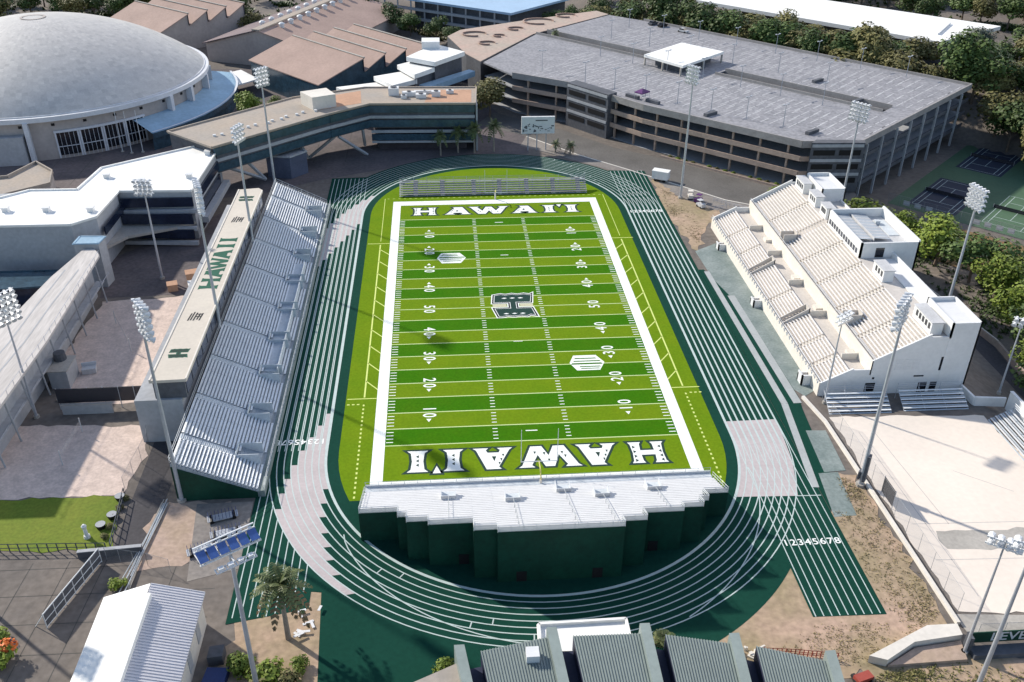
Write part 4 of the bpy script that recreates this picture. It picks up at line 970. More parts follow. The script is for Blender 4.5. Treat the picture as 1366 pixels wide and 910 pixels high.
t,r=simple('teal_canopy_block','low blue grey roofed block tucked behind the concrete stand roof','building',[(-112,14),(-95,14),(-94,7),(-112,5)],0,4.2,'navy','teal',.2)
t,r=simple('blue_booth','small blue roofed booth at the far end of the concrete stand roof','booth',[(-90.6,14.2),(-85.6,14.1),(-85.2,17.4),(-90.4,17.8)],0,10.2,'grwall','ringblue',.1)
# ------------------------------------------------------------------ floodlight poles
def lamp_mesh():
    b=MB(); b.tube((0,0,0),(0,.55,-.28),.16,.46,8,0); b.tube((0,.55,-.28),(0,.60,-.31),.46,.46,8,1); b.bx(-.16,.16,-.42,.02,-.16,.16,0)
    me=b.data('lamp'); me.materials.append(MT['lamp']); me.materials.append(mat('lamp_lens',(.55,.57,.60),.15,.05,spec=.8)); return me
LAMP=lamp_mesh()
def pole(x,y,z0,h,rows,cols,face,label,r=.34,sp=1.0,box=False):
    t=thing('floodlight_pole',label,'floodlight',(x,y,z0),face,group='floodlight poles round the stadium')
    b=MB(); b.tube((0,0,0),(0,0,h*.5),r,r*.8,10); b.tube((0,0,h*.5),(0,0,h+rows*.9),r*.8,r*.42,10); b.build('pole',MT['steel'],t,smooth=False)
    b=MB(); b.tube((0,0,0),(0,0,.5),r*2,r*2,10); 
    if box: b.bx(-.55,.55,-.6,-.2,1.2,6.0,1); b.bx(-.5,.5,.3,.6,1.4,2.8,1)
    b.build('base',[MT['concrete'],MT['dkwall']],t)
    b=MB()
    for i in range(rows): z=h+.5+i*.95; b.bx(-sp*cols/2,sp*cols/2,-.1,.1,z-.08,z+.08)
    for s in (-1,1): b.bx(s*sp*cols*.25-.05,s*sp*cols*.25+.05,-.12,-.02,h+.4,h+.5+(rows-1)*.95)
    f=b.build('crossarm_frame',MT['lamp'],t)
    for i in range(rows):
        for j in range(cols):
            o=link('lamp',LAMP,t,((j-(cols-1)/2)*sp,.18,h+.55+i*.95)); o.rotation_euler=(0,0,radians(((i*7+j*5)%5-2)*7))
FW_=lambda x,y,tx,ty:atan2(-(tx-x),(ty-y))
def fp(x,y,z0,h,rows,cols,tx,ty,label,**k): pole(x,y,z0,h,rows,cols,atan2(ty-y,tx-x)-pi/2,label,**k)
fp(48.6,55.9,0,30.0,5,4,0,20,'tall floodlight pole in front of the parking garage, beside the dirt yard')
fp(86,42,-4,28.5,5,5,30,0,'floodlight pole behind the far end of the cream grandstand')
fp(86.5,-12.4,-4,29.0,5,5,30,-20,'tall floodlight pole behind the white press tower, before the tennis courts')
fp(49.7,-60.5,0,28.6,5,5,0,-20,'tall floodlight pole between the track and the sand court, with dark boxes at its foot',box=True)
fp(52.3,-38.3,0,16.6,2,4,70,-65,'short floodlight pole beside the shaded bleachers at the cream grandstand',r=.2)
fp(84.7,-37.5,0,14.0,2,3,66,-65,'short floodlight pole behind the white wall of the sand court',r=.2)
fp(49.9,-93.1,0,17.4,2,4,68,-68,'dark floodlight pole at the near corner of the sand court',r=.22)
fp(-56.2,59.2,0,30.0,5,4,0,10,'floodlight pole at the far end of the silver bleacher')
fp(-55.2,19.8,0,29.6,4,4,0,0,'floodlight pole rising through the far half of the silver bleacher')
fp(-55.2,-17.2,0,29.8,6,4,0,0,'floodlight pole rising through the near half of the silver bleacher')
fp(-75.1,17.35,0,19.4,4,4,-80,-20,'floodlight pole standing in the dark yard by the white roofed office',r=.26)
fp(-54.4,-57.1,0,28.6,6,4,0,-20,'tall floodlight pole at the near end of the silver bleacher')
fp(-83.8,-33.7,0,18.6,6,5,-68,-45,'floodlight pole beside the concrete stand roof at the left edge',r=.24)
fp(48.3,-99.0,0,22.5,2,4,66,-70,'pale floodlight pole crossing the lower right corner',r=.3)
fp(-75.5,-76.6,0,19.0,4,4,-40,-80,'floodlight pole beyond the lower left edge whose shadow reaches the metal shed',r=.3)
# bottom-left pole with a wide double frame, seen from behind
t=thing('floodlight_pole','floodlight pole with wide frame of blue faced lamps with painted sky reflection at the lower left','floodlight',(-37.5,-93,0),radians(33),group='floodlight poles round the stadium')
b=MB(); b.tube((0,0,0),(0,0,23.6),.32,.2,10); b.build('pole',MT['steel'],t)
b=MB(); b.tube((0,0,0),(0,0,.5),.7,.7,10); b.build('base',MT['concrete'],t)
b=MB()
for z,y in ((23.2,-.5),(24.0,.9)): b.bx(-3.4,3.4,y-.1,y+.1,z-.07,z+.07)
b.bx(-3.4,3.4,1.1,1.25,24.3,24.42)
for s in (-3.3,-1.1,1.1,3.3): b.bx(s-.05,s+.05,-.5,1.2,23.4,23.5)
b.bx(-2.2,2.2,-1.9,-1.78,22.4,22.5); b.bx(-2.2,2.2,-1.2,-1.1,22.4,22.5); b.bx(-.1,.1,-1.9,.2,22.36,22.44)
for s in (-2.2,-1.1,0,1.1,2.2): b.bx(s-.06,s+.06,-1.9,-1.1,22.4,22.55)
b.build('crossarm_frame',MT['lamp'],t)
for i in range(6):
    x=-2.85+1.14*i; b=MB(); b.face([(x-.48,-.55,23.5),(x+.48,-.55,23.5),(x+.48,.75,24.05),(x-.48,.75,24.05)],1); b.face([(x-.48,.75,24.0),(x+.48,.75,24.0),(x+.48,-.55,23.45),(x-.48,-.55,23.45)],0)
    b.bx(x-.2,x+.2,.75,1.1,23.9,24.2,0); b.build('lamp',[MT['lamp'],MT['lampsky']],t)  # blue face colour paints the sky's reflection on the glass
for i in range(4):
    x=-1.65+1.1*i; b=MB(); b.bx(x-.3,x+.3,-1.75,-1.25,22.5,22.8,0); b.build('lamp',[MT['lamp']],t)
# ------------------------------------------------------------------ goal posts
def goal(y,d,label):
    t=thing('goal_post',label,'goal post',(0.0,y,0),0,group='goal posts')
    b=MB(); b.tube((0,0,0),(0,0,2.2),.12,.12,8); b.tube((0,0,2.2),(0,d*1.0,3.05),.1,.1,8); b.tube((0,d*1.0,3.05),(0,d*2.9,3.05),.09,.09,8); b.tube((0,0,0),(0,0,1.8),.2,.2,8,1); b.build('gooseneck',[MT['yellow'],MT['cream']],t)
    b=MB(); b.tube((-2.82,d*2.9,3.05),(2.82,d*2.9,3.05),.08,.08,6); b.build('crossbar',MT['rail'],t)
    for s in (-1,1): b=MB(); b.tube((s*2.82,d*2.9,3.05),(s*2.82,d*2.9,9.2),.06,.05,6); b.build('upright',MT['rail'],t)
goal(-57.9,1,'near goal post with yellow stem at the white end zone bleacher'); goal(57.8,-1,'far goal post in front of the low grey bleacher')
# ------------------------------------------------------------------ scoreboard
t=thing('scoreboard','white scoreboard on three posts beyond the far bend of the track','scoreboard',(14.6,94.6,0))
b=MB()
for x in (11.9,14.5,17.2): b.tube((x,94.8,0),(x,94.8,6),.18,.18,6)
part(b,'post',MT['steel'],t)
b=MB(); b.bx(9.9,19.6,94.3,95.0,5.2,10.2); bo=part(b,'board',MT['stseat'],t)
b=MB(); rg=R(8)
b.bx(14,17.5,94.24,94.28,9.0,9.3); 
for i in range(34):
    x=10.1+rg.uniform(0,8.8); z=5.35+rg.uniform(0,2.6); w_=rg.uniform(.2,.8); b.bx(x,x+w_,94.25-.001*i,94.28,z,z+rg.uniform(.12,.5))
sub(b,'display_panel',MT['dkwall'],bo,t)
# ------------------------------------------------------------------ vegetation
def leafcloud(seed, clumps, n, size, flat_=.75):
    """n leaf-sized faces scattered through the volume of several clumps"""
    rg=R(seed); b=MB(); tot=sum(c[3]**2 for c in clumps)
    for (cx,cy,cz,r) in clumps:
        for _ in range(int(n*r*r/tot)):
            while 1:
                x,y,z=rg.uniform(-1,1),rg.uniform(-1,1),rg.uniform(-1,1); q=x*x+y*y+z*z
                if .12<q<1 and rg.random()<q+.15: break
            p=(cx+x*r,cy+y*r,cz+z*r*flat_); s=size*rg.uniform(.6,1.3)
            l=math.sqrt(q); nx,ny,nz=x/l+rg.uniform(-.7,.7),y/l+rg.uniform(-.7,.7),z/l+.5+rg.uniform(-.6,.6)
            l=math.sqrt(nx*nx+ny*ny+nz*nz) or 1; nx/=l;ny/=l;nz/=l
            t=rg.uniform(0,2*pi); a=(cos(t),sin(t),0); d=a[0]*nx+a[1]*ny; u=(a[0]-d*nx,a[1]-d*ny,-d*nz)
            v=(ny*u[2]-nz*u[1],nz*u[0]-nx*u[2],nx*u[1]-ny*u[0])
            b.face([tuple(p[k]+s*(e*u[k]+f*v[k]*.7) for k in range(3)) for e,f in ((-1,-.6),(.1,-1),(1,.1),(0,1))])
    return b
def tree_proto(seed, mats, h, r, n, size, name='broadleaf_tree', tr=.28):
    rg=R(seed); root=link(name,None); th=h*rg.uniform(.24,.36); cl=[]; b=MB()
    b.tube((0,0,-.6),(rg.uniform(-.2,.2),rg.uniform(-.2,.2),th),tr,tr*.7,7)
    k=9
    for i in range(k):
        a=2*pi*i/k+rg.uniform(-.4,.4); d=r*rg.uniform(.25,.72); z=th+(h-th)*rg.uniform(.15,.72); cr=r*rg.uniform(.28,.6)
        cl.append((d*cos(a),d*sin(a),z,cr)); b.tube((0,0,th*.85),(d*cos(a)*.9,d*sin(a)*.9,z),tr*.5,tr*.12,5)
    cl.append((0,0,h-r*.45,r*.5)); cl.append((0,0,th+(h-th)*.45,r*.6))
    b.build('trunk',MT['trunk'],root); lv=leafcloud(seed,cl,n,size); lv.build('crown',mats,root); return root
def bush_proto(seed,mats,r,n,size,name='shrub'):
    rg=R(seed); root=link(name,None); cl=[(rg.uniform(-.5,.5)*r,rg.uniform(-.5,.5)*r,r*rg.uniform(.3,.75),r*rg.uniform(.45,.7)) for _ in range(7)]
    leafcloud(seed,cl,n,size).build('foliage',mats,root)
    b=MB()
    for i in range(4): b.tube((0,0,-.3),(cl[i][0]*.8,cl[i][1]*.8,cl[i][2]),.07,.03,4)
    b.build('stem',MT['trunk'],root); return root
PRO={}; VR=R(77)
def place(key,maker,x,y,z,label,cat,group=None,s=1,rz=None,seed=0):
    rz=R(hash((round(x,1),round(y,1)))&0xffff).uniform(0,6.28) if rz is None else rz
    if key not in PRO:
        o=maker(); PRO[key]=o; o.location=(x,y,z); o.rotation_euler=(0,0,rz); o.scale=(s,s,s); tag(o,label,cat,group); return o
    return dup(PRO[key],(x,y,z),rz,s if cat!='tree' else (s*VR.uniform(.85,1.2),s*VR.uniform(.85,1.2),s*VR.uniform(.82,1.22)),label,group)
T=lambda k,m,h,r,n,sz,seed:(lambda:tree_proto(seed,MT[m],h,r,n,sz))
def tree(kind,x,y,s,label,group=None,z=None,v=0):
    spec=dict(bright=('leaf',9,4.8,2600,.34),dark=('leafd',11,5.4,2600,.40),olive=('leafo',9,5.0,2400,.40),grey=('leafg',8,4.4,1900,.38),big=('leafd',12,9,4200,.5))[kind]
    return place((kind,v),lambda:tree_proto(100+v*7+len(kind),MT[spec[0]],*spec[1:]),x,y,gz(x,y) if z is None else z,label,'tree',group,s)
tree('bright',-74,128,1.05,'bright green tree just left of the tan roof hut, between dome and raised building')
tree('bright',-66,131,.8,'smaller bright green tree beside the brown sawtooth hall corner',v=1)
tree('olive',2.5,127,1.35,'large olive brown tree at the left corner of the parking garage')
tree('olive',-91,240,1.2,'round dark olive tree standing alone between the brown halls',v=1)
for i,(x,y,s) in enumerate([(-44,262,1.25),(-33,246,1.15),(-25,240,1.0),(-14,229,.95),(-8,222,.85),(-50,275,1.3)]): tree('dark',x,y,s,'dark green tree in the row before the pale blue roofed hall','trees before the blue roofed hall',v=i%2)
for i,(x,y,s) in enumerate([(92,39,1.35),(99,33,1.0)]): tree('bright',x,y,s,['round bright green tree behind the far end of the cream grandstand','small bright green tree beside the round one behind the cream grandstand'][i],v=i)
for i,(x,y,s,l) in enumerate([(103,23,1.7,'broad green tree below the tennis court signs'),(107,14,1.3,'green tree between the broad tree and the pale floodlight pole'),(108,5,1.3,'green tree right of the floodlight pole behind the cream grandstand'),(113,-2,1.2,'green tree at the right edge beyond the reddish bank'),(105.5,-8,1.25,'green tree on the slope behind the near stair block'),(103,-17,1.1,'small green tree above the dark service alley'),(97,-29,1.1,'green tree at the right edge by the white court wall'),(95,-36.5,1.1,'lowest green tree at the right edge by the sand court'),(117,9,1.3,'green tree at the right edge under the tennis courts')]): tree(['bright','dark'][i%2],x,y,s,l,v=i%3)
rg=R(21)
for i in range(24):
    t_=i/23; p=lerp(GD,GC,t_*1.02); o_=rg.uniform(9,15); x,y=p[0]+.74*o_+rg.uniform(-1,1),p[1]+.67*o_
    tree('olive' if rg.random()<.8 else 'dark',x,y,rg.uniform(1.25,1.75),'olive tree in the dense row on the bank behind the parking garage','trees on the bank behind the garage',v=i%3)
for i in range(30):
    x,y=rg.uniform(160,196),rg.uniform(72,150)
    if (x-153)*.66-(y-111)*.75<2 and y>112: x+=8
    tree('olive' if rg.random()<.55 else 'dark',x,y,rg.uniform(1.0,1.6),'bushy tree on the reddish slope at the right edge beyond the garage','trees on the slope beyond the garage',v=i%3,z=gz(x,y)-.8)
tree('big',203,160,1.25,'big spreading dark green tree at the right end of the long white hall')
tree('grey',186,170,1.5,'pale grey green tree at the end of the long white hall')
for i in range(16):
    x=150+9*i+rg.uniform(-3,3); y=305-4.6*i+rg.uniform(-5,8); tree('dark' if i%3 else 'bright',x,y,rg.uniform(1.1,1.7),'green tree in the belt behind the long white hall','trees behind the long white hall',v=i%3)
for i in range(10):
    x=215+8*i; y=225-6*i+rg.uniform(-8,8); tree('dark' if i%2 else 'olive',x,y,rg.uniform(1,1.4),'tree at the upper right corner beyond the big spreading tree','trees at the upper right corner',v=i%3)
for i in range(18):
    x=-262+9.5*i+rg.uniform(-3,3); y=275+rg.uniform(-8,14)+.5*i; tree('dark' if i%3 else 'olive',x,y,rg.uniform(1.0,1.5),'dark tree in the belt behind the arena dome','trees behind the arena',v=i%3)
for i in range(9):
    x=72+7*i; y=262-3*i+rg.uniform(-5,5); tree('dark' if i%2 else 'olive',x,y,rg.uniform(.9,1.2),'dark tree between the garage and the long white hall','trees between garage and long white hall',v=i%3)
for i in range(20):
    t_=i/19; p=lerp((66,226),(152,146),t_); tree('olive' if i%3 else 'dark',p[0]+rg.uniform(-4,4),p[1]+rg.uniform(-4,6),rg.uniform(1.1,1.7),'olive tree in the second row, between the bank and the long white hall','trees between the bank and the white hall',v=i%3)
for i in range(16):
    tree('dark' if i%2 else 'bright',rg.uniform(175,300),rg.uniform(245,300),rg.uniform(1.2,1.9),'green tree in the far grove at the upper right','trees in the upper right grove',v=i%3)
for i in range(10):
    tree('dark',rg.uniform(46,120),rg.uniform(285,320),rg.uniform(1.1,1.7),'dark tree in the far grove at the top centre','trees in the top centre grove',v=i%3)
for i in range(8):
    p=lerp((36,236),(64,244),i/7); tree('olive' if i%2 else 'dark',p[0]+rg.uniform(-3,3),p[1]+rg.uniform(-5,10),rg.uniform(.9,1.3),'tree in the clump behind the far left corner of the garage','trees behind the garage terrace',v=i%3)
# palms
def frond(b,a,L,up,droop,w=.42,seg=9):
    ca,sa=cos(a),sin(a); pts=[]
    for k in range(seg+1):
        t=k/seg; r=L*(t*cos(up)*(1-.15*t)); z=L*(t*sin(up)-droop*t*t); pts.append((r*ca,r*sa,z))
    for k in range(seg):
        for s in (-1,1):
            w0=w*(1-.0*k)*(.35+sin(pi*min(1,(k+.4)/seg))*.75); w1=w*(.35+sin(pi*min(1,(k+1.4)/seg))*.75) if k<seg-1 else .05
            p,q=pts[k],pts[k+1]
            m_=tuple((p[j]+2*q[j])/3 for j in range(3)); fx_,fy_=(q[0]-p[0])*.7,(q[1]-p[1])*.7
            b.face([p,m_,(m_[0]-s*sa*w1*1.5+fx_,m_[1]+s*ca*w1*1.5+fy_,m_[2]-.55*w1),(p[0]-s*sa*w0*1.4+fx_,p[1]+s*ca*w0*1.4+fy_,p[2]-.5*w0)])
def palm_proto(seed,h,L,n,m='palm',dry=0,tr=.2,dr=0):
    rg=R(seed); root=link('palm_tree',None); b=MB()
    b.tube((0,0,-.2),(0,0,h*.5),tr*1.3,tr,8); b.tube((0,0,h*.5),(0,0,h),tr,tr*.85,8); b.build('trunk',MT['ptrunk'],root)
    for i in range(n):
        f=MB(); a=2.4*i+rg.uniform(-.2,.2); t=i/n; frond(f,a,L*rg.uniform(.75,1.1),1.2-1.75*t+rg.uniform(-.15,.15),.38+.3*t+dr)
        o=f.build('frond',MT[m] if i<n-dry else MT['palmdry'],root,(0,0,h))
    return root
for i,(x,y,h) in enumerate([(-13.8,91.8,6.3),(-8.7,93.9,6.6),(-3.9,93.6,7.6),(1.8,94.2,8.0)]):
    place('palm',lambda:palm_proto(5,6.5,3.1,22),x,y,0,['leftmost of four slender palms before the raised building','second from left of four slender palms before the raised building','third from left of four slender palms before the raised building','rightmost of four slender palms, nearest the scoreboard'][i],'palm',s=h/6.5,group='slender palms beyond the track')
place('palmlow',lambda:palm_proto(6,2.6,2.6,12,'palm',4),19.9,93.0,0,'short palm just right of the scoreboard','palm')
place('palmlow',None,23.9,90.4,0,'short reddish palm by the pavement, farther right of the scoreboard','palm',s=1.1)
place('palmbig',lambda:palm_proto(7,9.6,4.9,40,'palm',9,.3,.02),-35.0,-84.8,0,'big shaggy palm at the near left end of the track','palm')
place('palmsm',lambda:palm_proto(8,.8,2.2,16,'palm',3,.25),12.4,-88.6,0,'low palm beside the white block above the ribbed gym roof','palm')
place('palmterr',lambda:palm_proto(9,1.2,3.2,14,'palm',0,.25),30,184,12.4,'low palm on the reddish roof terrace','palm')
B=lambda m,r,n,sz,seed:(lambda:bush_proto(seed,MT[m],r,n,sz))
def bush(k,m,x,y,s,label,group=None,z=None,n=700,sz=.22): return place(('bush',m,k),B(m,1.6,n,sz,60+k),x,y,gz(x,y) if z is None else z,label,'shrub',group,s)
bush(0,'leaf',-40.2,-89.5,1.3,'yellow green shrub left of the big palm foot'); bush(1,'leaf',-37.0,-91.2,1.5,'yellow green shrub right in front of the big palm')
bush(0,'leafo',-34.2,-92.0,1.2,'olive shrub by the green apron below the big palm'); bush(1,'leafo',-38.0,-94.0,1.5,'olive shrub at the bottom edge behind the blue faced floodlight pole'); bush(2,'leaf',-33.0,-89.8,.9,'small shrub at the edge of the dark green apron')
bush(2,'leaf',-58.9,-74.4,.8,'small leafy shrub just above the metal shed'); bush(0,'leaf',-15.4,-91.2,1.0,'round green shrub at the left corner of the ribbed gym roof')
o=bush(3,'leaf',-69.2,-86.0,1.3,'shrub with bright orange blossom at the lower left edge'); k=leafcloud(9,[(.5,-.3,1.5,.9)],160,.2); k.build('blossom',MT['flower'],o)
bush(1,'leaf',-71,-82.5,.9,'green shrub at the left edge above the orange blossom')
bush(1,'leaf',75,55.5,1.7,'round bright shrub at the far corner of the cream grandstand'); bush(0,'leafo',70.2,51.0,1.4,'olive shrub beside the bright round shrub at the grandstand corner')
for i in range(15):
    t_=i/14; x,y=52.5+26*t_,86-24.5*t_
    if i in (4,9): continue
    bush(i%2,'leaf' if i%3 else 'leafo',x,y,.55,'small shrub in the planter along the parking garage front','shrubs along the garage front')
for i in range(5): bush(i%2,'leafo',-63.0-.5*i*.3,-56.2-2.1*i,.45,'low grass tuft along the lawn edge by the asphalt path','tufts along the lawn edge')

def tufts(name,label,n,seed,fn,m,size=.16):
    rg=R(seed); b=MB()
    while n>0:
        p=fn(rg)
        if p is None: continue
        n-=1; x,y=p; z=gz(x,y)+.05; k=rg.randint(3,6)
        for _ in range(k):
            a=rg.uniform(0,6.28); s=size*rg.uniform(.5,1.5); dx,dy=cos(a)*s,sin(a)*s; ox,oy=rg.gauss(0,.22),rg.gauss(0,.22)
            b.face([(x+ox-dy*.5,y+oy+dx*.5,z),(x+ox+dy*.5,y+oy-dx*.5,z),(x+ox+dx,y+oy+dy,z+s*.9)])
    o=b.build(name,MT['weed'] if 'weed' in name else MT[m]); o['kind']='stuff'; o['label']=label; o['category']='ground cover'
def inpoly(P):
    def f(x,y):
        c=False
        for i in range(len(P)):
            (x1,y1),(x2,y2)=P[i-1],P[i]
            if (y1>y)!=(y2>y) and x<(x2-x1)*(y-y1)/(y2-y1)+x1: c=not c
        return c
    return f
def area(P,cl=None,seed=0):
    f=inpoly(P); xs=[p[0] for p in P]; ys=[p[1] for p in P]; rg0=R(seed)
    C=[(rg0.uniform(min(xs),max(xs)),rg0.uniform(min(ys),max(ys)),rg0.uniform(1.5,4)) for _ in range(cl or 1)]
    def g(rg):
        if cl and rg.random()<.8: c=rg.choice(C); x,y=rg.gauss(c[0],c[2]),rg.gauss(c[1],c[2])
        else: x,y=rg.uniform(min(xs),max(xs)),rg.uniform(min(ys),max(ys))
        return (x,y) if f(x,y) else None
    return g
tufts('dry_weeds','dry weeds scattered over the bare dirt beside the sprint lanes',700,3,area([(43.2,-66),(46.5,-67.5),(46.8,-58),(49.6,-60),(50.4,-86),(44,-91),(43.2,-87)],12,5),'leafo',.15)
tufts('dry_weeds','sparse dry weeds on the dirt below the bend',260,4,area([(34,-87.5),(42,-87.5),(44,-91),(36,-94),(22,-92)],6,6),'leafo',.14)
tufts('dry_weeds','weeds in the dirt yard before the cream grandstand',260,5,area([(44.5,66),(48,57),(50.5,38),(46.5,28),(43.6,44)],5,7),'leafo',.14)
tufts('verge_grass','rough dry grass on the verge at the lower right',900,6,area([(37,-95.5),(50,-94.5),(58,-97),(58,-103),(37,-103)],6,8),'leafo',.2)
tufts('bank_undergrowth','low undergrowth covering the bank behind the parking garage',5200,7,area([(71,212),(155,116),(200,70),(230,110),(200,165),(90,228)],30,9),'leafo',.7)
tufts('bank_undergrowth','low green growth on the slope behind the cream grandstand',1500,8,area([(97,24),(104,40),(126,16),(112,-12),(100,-14)],8,10),'leafd',.5)

tufts('woodland_floor','dark low scrub under the far trees at the upper right',3200,11,area([(100,262),(160,240),(205,190),(330,190),(330,330),(100,330)],30,12),'leafd',1.1)
tufts('woodland_floor','dark low scrub under the trees behind the arena dome',2600,13,area([(-270,262),(-108,250),(-60,300),(-60,330),(-270,330)],24,14),'leafd',1.1)
tufts('woodland_floor','low scrub around the trees by the pale blue roofed hall',900,15,area([(-55,285),(-6,222),(-2,232),(-48,292)],8,16),'leafo',.8)
for i in range(26):
    x=-266+6.6*i+rg.uniform(-2,2); tree('dark' if i%4 else 'olive',x,rg.uniform(268,312)+.3*i,rg.uniform(1.0,1.6),'dark tree in the belt behind the arena dome','trees behind the arena',v=i%3)
for i in range(22):
    x=rg.uniform(120,300); tree('dark' if i%3 else 'olive',x,max(rg.uniform(205,290),250-.75*(x-130)+8 if x<200 else 0),rg.uniform(1.1,1.8),'green tree in the far grove at the upper right','trees in the upper right grove',v=i%3)
# ------------------------------------------------------------------ tennis courts
fx,fy=.70,-.714; gx,gy_=.714,.70    # along and across the court fence
O_=(107,60)
C_=lambda u,v:(O_[0]+fx*u+gx*v,O_[1]+fy*u+gy_*v)
def csheet(name,u0,u1,v0,v1,z,m): return sheet(name,[C_(u0,v0),C_(u1,v0),C_(u1,v1),C_(u0,v1)],z,m)
csheet('tennis_court_surround',0,40,1.5,76,-4.94,'courtg')
for i,u in enumerate((5.0,23.5)):
    for j,v in enumerate((6,44)):
        o=csheet('tennis_court',u-1,u+12,v-1,v+25,-4.92,'courtshade' if i==0 else 'courtg')  # courts in the garage shadow get navy, shade put into their colour
        b=MB(); 
        for a in (0,1.37,9.6,10.97): b.line(C_(u+a,v),C_(u+a,v+23.8),.14,-4.90)
        for a,l,h in ((0,0,10.97),(5.5,1.37,9.6),(18.3,1.37,9.6),(23.8,0,10.97)): b.line(C_(u+l,v+a),C_(u+h,v+a),.14,-4.90)
        b.line(C_(u+5.5,v+5.5),C_(u+5.5,v+18.3),.14,-4.90); b.build('court_line',MT['linep'],o)
        t=thing('tennis_net',('dark tennis net on the %s %s court'%(('shaded','sunlit')[i],('nearer','farther')[j])),'tennis net',(*C_(u+5.5,v+11.9),-4.92))
        b=MB(); b.wall(C_(u-.8,v+11.9),C_(u+11.8,v+11.9),.04,-4.9,-3.9); part(b,'net',MT['netd'],t)
        b=MB()
        for a in (-.8,11.8): p=C_(u+a,v+11.9); b.tube((*p,-4.92),(*p,-3.8),.06,n=5)
        part(b,'post',MT['steel'],t)
def fence(name,label,pts,h,z0=0,step=3,net='netm',r=.03,m='pipe',rails=(1,)):
    t=thing(name,label,'fence',(*pts[0],z0))
    b=MB(); n=MB(); rl=MB()
    for p,q in zip(pts,pts[1:]):
        L=hypot(q[0]-p[0],q[1]-p[1]); k=max(1,int(L/step))
        for i in range(k+1): c=lerp(p,q,i/k); b.tube((*c,z0),(*c,z0+h),r,n=5)
        for f in rails: rl.tube((*p,z0+h*f),(*q,z0+h*f),r*.8,n=4)
        n.face([(*p,z0+.05),(*q,z0+.05),(*q,z0+h),(*p,z0+h)])
    o_=len(b.v); b.v+=rl.v; b.f+=[tuple(i+o_ for i in f_) for f_ in rl.f]; b.m+=rl.m; part(b,'frame',MT[m],t)
    if net: part(n,'mesh',MT[net],t)
    return t
fence('tennis_fence','dark fence along the near side of the tennis courts',[C_(0,1),C_(42,1)],3.2,-4.95)
for i,u in enumerate((5.2,8.2,11.2,23.5,26.3,29.2,32.0)):
    t=thing('fence_sign','small white sign, %s on the tennis fence before the %s court'%(('leftmost','middle','rightmost','leftmost','second from left','third from left','rightmost')[i],'shaded' if i<3 else 'sunlit'),'sign',(*C_(u,.8),-4.0),atan2(fy,fx),group='white signs on the tennis fence')
    b=MB(); b.bx(-.85,.85,-.05,.0,0,1.3); b.build('panel',MT['stwhite'],t); b=MB(); b.bx(-.65,.65,-.07,-.05,.45,.85); b.build('print',MT['rail'],t)
csheet('red_bank',14,44,-9,-3,-4.9,'redearth'); csheet('court_verge',-2,44,-15,-9.5,-4.92,'courtg'); csheet('rear_bank',2,40,-26,-16,-4.93,'redearth')
t=thing('retaining_wall','low pinkish wall along the dark alley behind the cream grandstand','wall',(95,10,-5)); b=MB()
for p,q in (((93,22),(95,8)),((95,8),(98.5,-14)),((98.5,-14),(97,-34))): b.wall(p,q,.5,-5.2,-3.6)
part(b,'wall',MT['teroof'],t); b=MB(); b.tube((93,22,-3.5),(98.5,-14,-3.5),.12,n=4); part(b,'coping',MT['cream'],t)
sheet('service_alley',[(79,36),(90,38),(92.5,20),(98,-14),(96,-36),(84.4,-36),(79,-30)],-4.7 if 0 else -4.9,'asphalt')
# ------------------------------------------------------------------ sand court edges
fence('chain_link_fence','tall pale chain link fence along the left edge of the sand court',[(51.2,-43.5),(51.9,-64),(52.4,-86.5)],3.6,0,3.6)
fence('chain_link_fence','chain link fence across the near end of the sand court',[(52.4,-91.2),(66,-91.4),(80,-91.6)],3.0,0,3.4)
t=thing('court_curb','pale cream curb wall between the track verge and the sand court','wall',(50,-60,0)); b=MB()
for p,q in (((49.0,-36.5),(50.3,-44)),((50.3,-44),(50.9,-66)),((50.9,-66),(51.4,-88.6))): b.wall(p,q,.5,0,.55)
part(b,'curb',MT['cream'],t)
t=thing('court_wall','white wall behind the sunlit bleacher at the right edge','wall',(84,-52,0)); b=MB(); b.wall((83.6,-42),(83.6,-70),.4,0,3.6); b.wall((78.0,-36.3),(78.4,-40.6),.4,0,1.6); b.wall((78.4,-40.6),(83.6,-41.2),.4,0,1.8); part(b,'wall',MT['white'],t)
b=MB(); b.wall((83.6,-42),(83.6,-70),.6,3.6,3.75); part(b,'coping',MT['stseat'],t)
t=thing('wind_screen','dark wind screen panel on the sand court fence near the tall floodlight pole','screen',(52,-63,0)); b=MB(); b.wall((52.15,-62.6),(52.25,-66.2),.06,.6,3.4); part(b,'panel',MT['netd'],t); b=MB(); b.tube((52.2,-62.6,0),(52.2,-62.6,3.5),.06,n=5); b.tube((52.3,-66.2,0),(52.3,-66.2,3.5),.06,n=5); part(b,'post',MT['steel'],t)
b=MB(); LS=mat('court_tape',(.52,.48,.45),.9,.05)
for p,q in (((55,-47),(56.6,-84)),((57.6,-46.8),(59.4,-70)),((54.0,-69.6),(80,-70.5)),((54,-77),(80,-78)),((66,-58),(73,-63.5))): b.line(p,q,.12,.056)
struct(b.build('court_lines',LS))
sheet('sand_strip',[(56.5,-71.3),(80,-72.2),(80,-76.4),(56.7,-75.2)],.054,'concrete')
